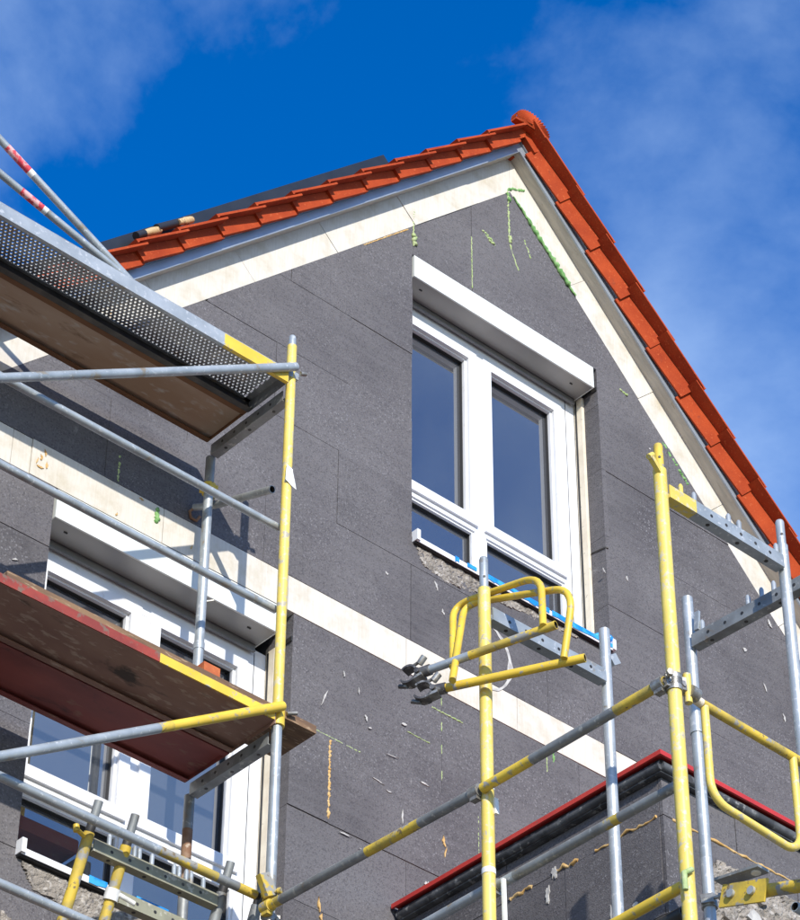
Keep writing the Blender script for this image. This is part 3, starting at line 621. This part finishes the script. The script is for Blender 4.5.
b = MB(); col(b, 0, (XL, YI, 8.0), (0, 0, 1), 'galv', .027, .04); b.tube([(XL+.02, YI-.01, 8.27), (XL+.05, YI-.03, 8.28)], .008, 'clamp', 8); b.obj('collar', f)
lb = MB(); lb.add([(XL-.030, YO-.0275, 8.62), (XL+.006, YO-.0285, 8.60), (XL+.012, YO-.0285, 8.70), (XL-.026, YO-.0275, 8.715)], [(0, 1, 2, 3)], 'paper')
lb.add([(XL+.006, YO-.0285, 8.60), (XL+.036, YO-.030, 8.590), (XL+.028, YO-.024, 8.65), (XL+.012, YO-.0285, 8.69)], [(0, 1, 2, 3)], 'white'); tag(lb.obj('paper_label'), 'torn white paper sticker on the yellow post beside the perforated deck', 'label')
# lower lift
f = thing('scaffold_frame', 'grey steel scaffold frame under the red edged deck, with a rusty inner post', 'scaffold frame', group=fr_group)
post(f, XL, YO, [(7.25, -ZG, 'galv')]); post(f, XL, YI, [(7.16, 6.98, 'galv_dull'), (6.98, 6.62, 'rust'), (6.62, -ZG, 'galv_dull')])
transom(f, (XL, YO+.03, 7.175), (XL, YI-.028, 7.175), [], 'galv_dull')
b = MB(); b.tube([(XL, YO, 7.23), (XL, YO, 7.345)], .034, 'yellow', 14); b.tube([(XL+.03, YO-.03, 7.30), (XL+.075, YO-.045, 7.315)], .010, 'clamp', 8); b.obj('collar', f)
b = MB(); coupler(b, (XL, YO, 6.36), (0, 0, 1), (-1, -.6, 0), 'yellow_worn'); coupler(b, (XL, YO, 6.24), (0, 0, 1), (1, -.5, 0)); b.bar((XL-.07, YO-.03, 6.43), (XL-.02, YO-.03, 6.34), .03, .06, 'yellow_worn'); b.obj('coupler', f)
b = MB(); b.tube([(XL+.06, YO-.04, 6.10), (XL+.06, YO-.04, 5.6)], .016, 'yellow_worn', 10); b.obj('brace_stub', f)
# far end frame of the left bay (outside the picture)
XE = 3.52
f = thing('scaffold_frame', 'scaffold frame at the far end of the decks', 'scaffold frame', group=fr_group)
post(f, XE, YO, [(10.75, -ZG, 'galv')]); post(f, XE, YI, [(10.75, -ZG, 'galv')])
transom(f, (XE, YO+.03, 9.185), (XE, YI-.028, 9.185), [], 'galv_dull'); transom(f, (XE, YO+.03, 7.175), (XE, YI-.028, 7.175), [], 'galv_dull')
# decks
def perf_plank(x0, x1, y0, y1, zt):
    d = thing('deck_plank', 'galvanised perforated steel deck plank with a yellow painted end', 'plank')
    b = MB(); p = .0235; hs_ = .0062; z = zt
    nx, ny = int((x1-x0-.06)/p), int((y1-y0-.03)/(p*.87)); ax, ay = x0+(x1-x0-nx*p)/2, y0+(y1-y0-ny*p*.87)/2
    vs, fs = [], []; q = p*.87
    for j in range(ny):
        for i in range(nx):
            ox = (p/2 if j % 2 else 0); o = len(vs); X, Y = ax+i*p+ox-p/4, ay+j*q; cx_, cy_ = X+p/2, Y+q/2
            vs += [(X, Y, z), (X+p, Y, z), (X+p, Y+q, z), (X, Y+q, z)]
            vs += [(cx_+hs_*1.15*math.cos(t), cy_+hs_*1.15*math.sin(t), z) for t in [math.pi*(1.25+.25*k) for k in range(8)]]
            A = o+4
            for k in range(4):
                c0, c1 = o+k, o+(k+1) % 4; fs += [(c0, c1, A+(2*k+2) % 8, A+2*k+1, A+2*k)]
    b.add(vs, fs, 'galv_dull')
    vs2, fs2 = [], []
    for c in range(0, len(vs), 12):
        o = len(vs2); rim = vs[c+4:c+12]; vs2 += rim+[(x, y, zz_+.006) for x, y, zz_ in rim]; fs2 += [(o+k, o+8+k, o+8+(k+1) % 8, o+(k+1) % 8) for k in range(8)]
    b.add(vs2, fs2, 'galv_dull')
    b.box((x0, y0, z-.003), (ax-p*.2, y1, z), 'galv_dull'); b.box((ax+nx*p+p*.2, y0, z-.003), (x1, y1, z), 'galv_dull')
    b.box((x0, y0, z-.003), (x1, ay-.0005, z+.001), 'galv'); b.box((x0, ay+ny*q+.0005, z-.003), (x1, y1, z+.001), 'galv_dull')
    b.obj('perforated_sheet', d)
    xs = x1-.40
    b = MB(); b.box((x0, y0-.004, z-.070), (xs, y0, z+.006), 'galv_bright'); b.box((xs, y0-.004, z-.070), (x1, y0, z+.006), 'yellow'); b.box((x0, y0, z-.070), (xs, y0+.016, z-.066), 'galv'); b.box((xs, y0, z-.070), (x1, y0+.016, z-.066), 'yellow')
    b.tube([(x0, y0+.004, z+.008), (x1, y0+.004, z+.008)], .007, 'galv', 8)
    b.obj('side_rail', d)
    b = MB(); b.box((x0, y1, z-.070), (x1, y1+.004, z+.006), 'dark_metal'); b.box((x0, y1-.030, z-.070), (x1, y1, z-.066), 'dark_metal'); b.obj('side_rail', d)
    b = MB(); b.box((x1, y0, z-.065), (x1+.005, y1, z), 'galv_dull')
    b.obj('end_cap', d)
perf_plank(XE+.03, XL-.045, 8.198, 8.498, 9.285)
def deck(name, label, x0, x1, y0, y1, zb, zt, under, rails, yend=None):
    d = thing(name, label, 'plank')
    b = MB(); b.box((x0, y0+.006, zb+.022), (x1, y1-.006, zt), under); b.obj('panel', d)
    for i, (ya, yb) in enumerate(((y0, y0+.005), (y1-.005, y1))):
        b = MB(); k = rails[i]
        if yend and i == 0:
            zb_ = zb+.024; b.box((x0, ya, zb_), (yend, yb, zt+.004), k); b.box((yend, ya, zb_), (x1, yb, zt+.004), 'yellow'); b.box((x0, yb, zb_), (yend, yb+.018, zb_+.004), k); b.box((yend, yb, zb_), (x1, yb+.018, zb_+.004), 'yellow')
        else:
            b.box((x0, ya, zb), (x1, yb, zt+.004), k); yy = (yb, yb+.025) if i == 0 else (ya-.025, ya); b.box((x0, yy[0], zb), (x1, yy[1], zb+.004), k)
        b.obj('side_rail', d)
    b = MB(); b.box((x1, y0, zb+.004), (x1+.005, y1, zt), rails[1]); b.obj('end_cap', d)
    return d
deck('deck_plank', 'brown plywood deck plank beside the perforated steel plank', XE+.03, XL-.045, 8.512, 8.825, 9.225, 9.290, 'plyup', ('plyedge', 'plyedge'))
deck('deck_plank', 'stained wooden deck plank with a red painted edge and yellow end', XE+.03, XL-.045, 8.192, 8.502, 7.205, 7.272, 'plyold', ('redpaint', 'plyold'), 5.90)
deck('deck_plank', 'dark red deck plank next to the wall, below the lower window top', XE+.03, XL-.045, 8.512, 8.828, 7.205, 7.272, 'redply', ('redply', 'redply'))
b = MB(); b.box((5.1, 8.212, 7.280), (6.80, 8.488, 7.322), 'plank'); tag(b.obj('timber_plank'), 'loose sawn timber plank lying on the red edged deck, end jutting past the post', 'plank')
b = MB(); b.box((6.155, 8.215, 7.323), (6.245, 8.275, 7.370), 'brick'); tag(b.obj('brick_piece'), 'small orange brick piece lying on the timber plank', 'brick')
# tubes
def rail(pts, r, segs, label, name='guard_rail', cat='tube', group=None, flat=None, clamps=()):
    """straight tube p..q in segments of (fraction, material)"""
    p, q = Vector(pts[0]), Vector(pts[1]); o = thing(name, label, cat, group=group) if clamps else None
    b = MB(); t0 = 0
    for i, (t1, k) in enumerate(segs):
        e = t1
        if i < len(segs)-1 and 'yellow' in (k+segs[i+1][1]) and t1-t0 > .05:        # chipped paint where the colour changes
            e = t1-.022; b.tube([p.lerp(q, e), p.lerp(q, t1)], r, 'yellow_worn', 14, caps=False)
        b.tube([p.lerp(q, t0), p.lerp(q, e)], r, k, 14, hollow=(i in (0, len(segs)-1))); t0 = t1
    t = b.obj('tube' if o else name, o)
    if not o: return tag(t, label, cat, group)
    for (s_, k) in clamps:
        c = p.lerp(q, s_); d = (q-p).normalized(); b = MB(); col(b, 0, c, d, k, r+.007, .05); b.bar(c-d*.02+Vector((0, 0, -.03)), c+d*.02+Vector((0, 0, -.03)), .03, .02, k); b.obj('coupler', o)
    return o
G1 = 'guard rails along the decks'
rail([(XE, 8.29, 7.925), (6.60, 8.29, 7.915)], .0195, [(.97, 'galv'), (1, 'galv_bright')], 'grey guard rail crossing in front of the lower shutter box', group=G1)
rail([(XE, 8.29, 8.395), (6.60, 8.29, 8.395)], .0195, [(.6, 'galv'), (.96, 'galv'), (1, 'galv_bright')], 'grey guard rail above the white band under the perforated deck', group=G1)
rail([(XE, 8.295, 6.40), (6.56, 8.295, 6.385)], .0205, [(.85, 'galv'), (.93, 'yellow_worn'), (.99, 'galv_dull'), (1, 'yellow')], 'guard rail with worn yellow patch below the red edged deck', group=G1)
rail([(XE, 8.295, 5.915), (6.56, 8.295, 5.915)], .0205, [(1, 'galv')], 'lowest grey guard rail beneath the lower window sill', group=G1)
def dz(x): return 9.318+.638*(x-6.57)
rail([(XE+.05, 8.175, dz(XE+.05)), (6.575, 8.178, dz(6.575))], .0225, [(.98, 'galv'), (1, 'galv_bright')], 'grey diagonal brace rising to the top of the yellow post', 'diagonal_brace', group='diagonal braces')
def dz2(x): return 7.298+.641*(x-6.56)
rail([(XE+.05, 8.175, dz2(XE+.05)), (6.575, 8.178, dz2(6.575))], .0225, [(.80, 'galv'), (1, 'yellow')], 'diagonal brace with yellow upper half meeting the red edged deck', 'diagonal_brace', group='diagonal braces')
for (xa, za, xb, zb, lab) in ((4.849, 9.788, 5.62, 9.405, 'steeper grey tube with red and white tape above the perforated deck'), (4.873, 9.581, 5.50, 9.425, 'flatter grey tube with red and white tape above the perforated deck')):
    sl_ = (zb-za)/(xb-xa); y = 8.30; xs, xe = XE, xb+.16; f0 = lambda x: za+sl_*(x-xa)
    s0 = (xa+.03-xs)/(xe-xs) if sl_ < -.4 else (xa+.11-xs)/(xe-xs)
    rail([(xs, y, f0(xs)), (xe, y, max(f0(xe), 9.31))], .019, [(s0, 'galv'), (s0+.06, 'tape_r'), (s0+.072, 'white'), (1, 'galv')], lab, 'loose_tube')
# wall tie on the inner post
b = MB(); b.tube([(6.685, 8.46, 8.78), (6.66, 8.70, 8.85), (6.64, 8.86, 8.895)], .020, 'galv_dull', 12, hollow=True); b.tube([(6.64, 8.86, 8.895), (6.60, 8.97, 8.925)], .018, 'galv_bright', 12)
b.tube([(6.60, 8.965, 8.92), (6.585, 8.985, 8.90), (6.60, 8.99, 8.87), (6.63, 8.985, 8.865), (6.64, 8.97, 8.89)], .008, 'rust', 8); tag(b.obj('wall_tie'), 'short grey wall tie tube hooked into the white band', 'wall tie')

# frames that run out from the wall around the bay
XB = 7.32
f = thing('scaffold_frame', 'scaffold frame of yellow post and grey post below the upper window sill', 'scaffold frame', group=fr_group)
post(f, XL, 6.89, [(7.24, 6.78, 'yellow_pale'), (6.78, 5.6, 'yellow_pale'), (5.6, -ZG, 'yellow_pale')], r=.0265); spigot(f, XL, 6.89, 7.235, 7.405, 'galv')
post(f, XB, 6.905, [(7.40, 6.84, 'galv_bright'), (6.84, -ZG, 'galv_bright')]); transom(f, (XL+.028, 6.892, 7.120), (XB-.026, 6.903, 7.135), [], 'galv')
for z_, k_ in ((6.80, 'yellow_pale'), (6.255, 'white'), (5.87, 'white')):
    b = MB(); col(b, 0, (XL, 6.89, z_), (0, 0, 1), k_, .0285, .025); b.obj('collar', f)
b = MB(); b.bar((XB+.03, 6.90, 7.28), (XB+.06, 6.90, 7.24), .02, .05, 'galv_bright'); b.obj('wedge_lock', f)
b = MB(); b.bar((XL+.015, 6.86, 6.20), (XL+.02, 6.86, 6.13), .02, .01, 'white', (0, 1, 0)); b.obj('cable_tie', f)
b = MB(); b.bar((XL+.03, 6.84, 5.83), (XL+.035, 6.84, 5.55), .016, .012, 'white', (0, 1, 0)); b.obj('hanging_strap', f)
f = thing('scaffold_frame', 'tall scaffold frame with pale yellow post and pinned transom at the bay corner', 'scaffold frame', group=fr_group)
post(f, XL, 5.872, [(7.26, 6.24, 'yellow_pale'), (6.24, 5.2, 'yellow_pale'), (5.2, -ZG, 'yellow_pale')], r=.0275); spigot(f, XL, 5.872, 7.255, 7.392, 'yellow_worn')
post(f, XB, 5.883, [(7.27, 6.9, 'galv_bright'), (6.9, -ZG, 'galv_bright')]); spigot(f, XB, 5.883, 7.26, 7.40, 'galv_bright'); t_ = transom(f, (XL+.18, 5.874, 7.160), (XB-.026, 5.882, 7.165), [.03, .42, .54, .97], 'galv')
transom(f, (XL+.028, 5.874, 7.160), (XL+.18, 5.874, 7.160), [.6], 'yellow_pale', 'yellow_pale', False)
b = MB(); b.bar((XL-.07, 5.85, 7.275), (XL-.015, 5.86, 7.235), .02, .022, 'yellow_pale'); b.tube([(XL-.085, 5.85, 7.27), (XL-.06, 5.85, 7.295)], .012, 'yellow_pale', 8); b.obj('wedge_lock', f)
b = MB(); coupler(b, (XL, 5.872, 6.235), (0, 0, 1), (-1, .5, 0)); coupler(b, (XL, 5.872, 6.215), (0, 0, 1), (1, -.2, 0)); b.tube([(XL+.06, 5.86, 6.16), (XL+.06, 5.86, 6.29)], .016, 'yellow_pale', 8); b.obj('coupler', f)
b = MB(); b.tube([(XL-.01, 5.84, 5.40), (XL-.05, 5.84, 5.37), (XL-.05, 5.84, 5.30)], .011, 'palefoam', 8); b.obj('tie_wire', f)
f = thing('scaffold_frame', 'scaffold frame with bright grey post standing directly in front of the bay', 'scaffold frame', group=fr_group)
XG, YG0, YG1 = 7.42, 6.505, 5.80
post(f, XG, YG0, [(7.40, 6.80, 'galv_bright'), (6.80, 6.1, 'galv'), (6.1, -ZG, 'galv_bright')]); post(f, XG+.06, YG1-.25, [(7.40, -ZG, 'galv')])
transom(f, (XG, YG0-.026, 7.150), (XG+.05, YG1-.24, 7.150), [.05, .32, .40, .47, .75], 'galv_dull')
b = MB(); col(b, 0, (XG, YG0, 6.74), (0, 0, 1), 'galv_bright', .028, .08); b.obj('collar', f)
b = MB(); b.bar((XG-.01, YG0-.05, 7.20), (XG-.01, YG0-.06, 7.29), .025, .012, 'galv_bright', (1, 0, 0)); b.obj('wedge_lock', f)
# rails running out from the wall
G2 = 'rails running out from the wall'
rail([(XL-.035, 8.232, 6.285), (XL-.035, 6.90, 6.235)], .0215, [(.09, 'yellow'), (.52, 'galv_dull'), (.74, 'yellow_worn'), (1, 'galv_dull')], 'grey and yellow rail between the left post foot and the centre yellow post', group=G2, clamps=((.02, 'yellow_worn'), (.985, 'clamp')))
rail([(XL-.035, 6.88, 6.235), (XL-.035, 5.882, 6.225)], .0215, [(.28, 'yellow'), (.76, 'galv_dull'), (1, 'yellow_worn')], 'yellow ended rail between the centre yellow post and the bay corner post', group=G2, clamps=((.97, 'clamp'),))
rail([(XL+.045, 8.232, 5.84), (XL+.045, 6.92, 5.84)], .0205, [(1, 'galv')], 'lower grey rail reaching the centre yellow post from the left', group=G2)
rail([(XL+.06, 6.93, 5.842), (XL+.06, 5.90, 5.835)], .0205, [(.12, 'galv'), (.30, 'galv_dull'), (.62, 'galv_dull'), (.67, 'yellow_worn'), (.97, 'galv_dull'), (1, 'galv_bright')], 'dull grey lower rail crossing in front of the red trimmed bay', group=G2, clamps=((.01, 'clamp'),))
rail([(XL+.03, 6.87, 5.372), (XL+.03, 5.89, 5.385)], .0215, [(1, 'yellow')], 'clean yellow rail at the foot of the bay corner post', group=G2)
rail([(XL+.06, 6.87, 5.298), (XL+.06, 5.95, 5.300)], .026, [(1, 'dark_metal')], 'thick dark tube directly under the clean yellow rail', group=G2)
rail([(XG-.07, 6.02, 5.64), (XG+.50, 6.04, 5.635)], .020, [(1, 'galv')], 'short grey rail at the foot of the bright grey post', group=G2)
b = MB(); b.tube([(XG+.02, 6.03, 5.62), (XG+.02, 6.03, 5.3)], .016, 'galv_bright', 10); tag(b.obj('rail_stub'), 'short upright grey stub below the grey rail beside the bay corner', 'tube')
# diagonal brace with riveted end plates
br = thing('diagonal_brace', 'yellow brace with riveted end plates beside the exposed masonry', 'tube', group='diagonal braces')
P0, P1 = Vector((7.38, 6.36, 5.85)), Vector((7.38, 5.70, 5.775))
def bl(t): return P0.lerp(P1, t)
P1 = Vector((7.38, 5.94, 5.715))
E_ = P0+(P1-P0)*2.2
b = MB(); b.tube([P0.lerp(E_, .16), P0.lerp(E_, 1)], .027, 'yellow_worn', 14); b.obj('tube', br)
dd = (E_-P0).normalized(); upv = Vector((0, 0, 1))
b = MB(); b.bar(P0-dd*.02+Vector((-.03, 0, -.012)), P0+dd*.22+Vector((-.03, 0, -.012)), .010, .095, 'yellow_worn'); b.obj('end_plate', br)
b = MB(); b.bar(P0-dd*.03+Vector((-.022, .0, .055)), P0+dd*.20+Vector((-.012, 0, .095)), .070, .012, 'galv_dull'); b.obj('end_plate', br)
for t, zz_ in ((.04, 0), (.15, .005)):
    b = MB(); c = P0+dd*t+Vector((-.036, 0, -.01)); b.tube([c, c+Vector((-.012, 0, 0))], .018, 'galv_bright', 10); b.obj('rivet', br)
b = MB(); c = P0+dd*.16+Vector((-.014, 0, .092)); b.tube([c, c+Vector((0, 0, -.016))], .02, 'white', 10); b.obj('rivet', br)
b = MB(); coupler(b, (XG, 6.505, 5.90), (0, 0, 1), (-1, -.6, 0)); b.obj('coupler', br)
# end guard: rounded yellow hoop between the bay corner posts
eg = thing('end_guard', 'yellow end guard with rounded hoop below its rail at the bay corner', 'guard rail')
b = MB(); b.tube([(XL+.05, 5.87, 6.215), (XL+.14, 5.868, 6.20)], .019, 'cream', 12); b.tube([(XL+.14, 5.868, 6.20), (XB+.02, 5.868, 6.185)], .019, 'yellow_worn', 12); b.obj('rail', eg)
def arc(c, r, t0, t1, n=7): return [(c[0]+r*math.cos(t0+(t1-t0)*i/n), c[1], c[2]+r*math.sin(t0+(t1-t0)*i/n)) for i in range(n+1)]
xa, xb_, zt, zb = XL+.155, XL+.645, 6.19, 5.765
hp = [(xa, 5.866, zt), (xa, 5.866, zb+.12)]+arc((xa+.09, 5.866, zb+.10), .09, math.pi, 1.5*math.pi)+arc((xb_-.09, 5.866, zb+.075), .09, 1.5*math.pi, 2*math.pi)+[(xb_, 5.866, zb+.2), (xb_, 5.866, zt-.01)]
b = MB(); b.tube(hp, .0165, 'yellow_pale', 12); b.obj('hoop', eg)
b = MB(); b.tube([(XB-.02, 5.84, 6.30), (XB+.05, 5.84, 6.27)], .015, 'clamp', 8); b.obj('coupler', eg)
b = MB(); b.tube([(XL+.06, 5.85, 6.21), (XL+.10, 5.85, 6.205)], .028, 'clamp', 10); b.obj('coupler', eg)
# two folded guard frames hanging on the centre yellow post
def hoop(BL, TL, TR, BR, R_=.125):
    BL, TL, TR, BR = map(Vector, (BL, TL, TR, BR)); pts = [BL+(BL-TL).normalized()*.03, BL]
    for A, B_, C_ in ((BL, TL, TR), (TL, TR, BR)):
        p, q = B_+(A-B_).normalized()*R_, B_+(C_-B_).normalized()*R_
        pts += [(p.lerp(B_, t)).lerp(B_.lerp(q, t), t) for t in [i/7 for i in range(8)]]
    return pts+[BR]
def guard(label, p, q, hp, k0, k1, r=.0185):
    g_ = thing('folding_guard', label, 'guard rail'); p, q = Vector(p), Vector(q); d = (q-p).normalized(); L = (q-p).length; U = Vector((0, 0, 1))
    b = MB(); b.tube([p, p+d*L*.34], r, k0, 12); b.tube([p+d*L*.34, q], r, k1, 12, hollow=True); b.obj('rail', g_)
    b = MB(); b.tube(hp, r*.84, 'yellow', 12); b.obj('hoop', g_)
    o = p; b = MB()
    A_ = d.cross(U).normalized()                                        # half couplers: two curved jaws, hinge, eye bolt and nut
    b.tube([o-d*.035, o+d*.02], .024, 'clampdark', 12); b.tube([o-d*.03+A_*.03, o-d*.03-A_*.03], .012, 'clampdark', 8)
    for sg, t0, t1 in ((1, .15, 2.3), (-1, .25, 2.6)):
        ring_ = [o-d*.075+d*.04*math.cos(t0+(t1-t0)*i/9)*1.0+U*sg*.04*math.sin(t0+(t1-t0)*i/9) for i in range(10)]
        for p_, q_ in zip(ring_, ring_[1:]): b.bar(p_, q_+(q_-p_)*.25, .052, .009, 'clampdark', A_ if abs(A_.dot((q_-p_).normalized())) > .9 else U.cross(A_))
    b.tube([o-d*.105+U*.045-A_*.01, o-d*.03+U*.07-A_*.01], .007, 'clamp', 8); b.tube([o-d*.04+U*.055-A_*.01, o-d*.015+U*.085-A_*.01], .015, 'clamp', 6); b.tube([o-d*.13-U*.03, o-d*.09-U*.045], .010, 'clampdark', 8)
    b.bar(o-d*.05-U*.03, o-d*.01-U*.02, .05, .012, 'clamp')
    b.obj('coupler', g_)
guard('folded yellow guard hanging on the centre post, grey at its clamp end', (6.442, 7.085, 6.8555), (6.613, 6.501, 6.8555), hoop((6.489, 6.975, 6.8555), (6.66, 7.156, 7.338), (6.66, 6.623, 7.201), (6.580, 6.541, 6.8555)), 'galv', 'yellow_worn')
guard('clean yellow guard with open claw, lower of the pair on the centre post', (6.453, 7.005, 6.7295), (6.732, 6.462, 6.7295), hoop((6.4305, 6.9126, 6.7295), (6.67, 7.094, 7.319), (6.67, 6.448, 7.046), (6.670, 6.519, 6.7295)), 'yellow', 'yellow')
# frames left leaning inside the left scaffold
def lean(label, x0, dx, top, foot, ztr, kpost, ktr, pins, extra=0):
    f = thing('leaning_frame', label, 'scaffold frame', group='spare frames leaning on the guard rail'); T0, F0 = Vector(top), Vector(foot)
    for i, s in enumerate((0, dx)):
        a, c = T0+Vector((s, 0, 0)), F0+Vector((s, 0, 0)); d = (c-a).normalized(); k = kpost[i]
        b = MB(); b.tube([a, a+d*.10], .019, 'galv_dull', 12, hollow=True); b.tube([a+d*.10, a+d*.14], .020, 'dark_metal', 12); b.tube([a+d*.14, c], RT, k, 14); b.obj('post', f)
    d = (F0-T0).normalized(); o = T0+d*ztr
    transom(f, o+Vector((.024, 0, 0)), o+Vector((dx-.024, 0, 0)), pins, ktr, 'galv', True, .045, .055)
    return f, T0, d
f, T0, d = lean('spare frame with flaking yellow post leaning on the guard rail by the lower window', 5.8, .705, (5.745, 8.335, 6.52), (5.745, 8.80, 5.30), .19, ('yellow_worn', 'galv_dull'), 'olive', [.14, .34, .38, .48, .66, .70, .76, .80, .90])
b = MB(); c = T0+d*.17; b.tube([c, c+Vector((-.07, -.02, .01))], .010, 'yellow', 8); b.tube([c+Vector((-.07, -.02, .0)), c+Vector((-.075, -.02, .03))], .014, 'yellow', 8); b.obj('hook', f)
f, T0, d = lean('spare frame with taped yellow post and plastic collar, second one leaning by the lower window', 5.9, .705, (5.935, 8.335, 6.535), (5.935, 8.80, 5.30), .36, ('yellow_worn', 'galv_dull'), 'olive', [])
b = MB(); c = T0+d*.355; col(b, 0, c, d, 'white', .032, .05); b.tube([c+Vector((.02, -.02, 0)), c+Vector((.10, -.02, -.01))], .012, 'white', 8); b.obj('collar', f)
lp = MB(); lp.box((XE+.03, 8.20, 5.20), (XL-.05, 8.83, 5.272), 'plyold'); tag(lp.obj('deck_plank'), 'wooden deck plank under the leaning spare frames', 'plank')

# ------------------------------------------------------------------ things on the roof
sp_ = MB()
def rs(s, n, y): return rp(-1, s, n, y)
s0, s1 = 1.24, 6.0
vs = [rs(s0, .272, 8.985), rs(s1, .272, 8.985), rs(s1, .272, 15), rs(s0, .272, 15), rs(s0, .175, 8.985), rs(s1, .175, 8.985), rs(s1, .175, 15), rs(s0, .175, 15)]
sp_.add(vs, [(3, 2, 1, 0), (4, 5, 6, 7), (0, 1, 5, 4), (1, 2, 6, 5), (2, 3, 7, 6), (3, 0, 4, 7)], 'solar')
for t in (1.4, 3.4, 5.6): sp_.bar(rs(t, .12, 9.4), rs(t, .175, 9.4), .05, .05, 'solar', (0, 1, 0))
tag(sp_.obj('solar_panel'), 'dark solar panel mounted just above the left roof slope', 'solar panel')
pc = thing('pipe_coupling', 'black pipe coupling with tan ends lying on the verge tiles', 'pipe')
b = MB(); b.tube([rs(3.60, .235, 8.93), rs(3.40, .232, 8.94)], .024, 'black', 12); b.obj('sleeve', pc)
for a, c in ((3.74, 3.58), (3.42, 3.29)):
    b = MB(); b.tube([rs(a, .228, 8.92), rs((a+c)/2, .224, 8.925), rs(c, .224, 8.935)], [.016, .023, .020], 'brass', 10); b.obj('fitting', pc)
b = MB(); b.tube([rs(3.80, .225, 8.92), rs(3.73, .225, 8.92)], .024, 'black', 10); b.obj('end_cap', pc)

# ------------------------------------------------------------------ put the eye at 1.6 m above the ground
for o in list(C.objects):
    if o.parent is None and o.type in ('MESH', 'EMPTY'): o.location.z += ZG
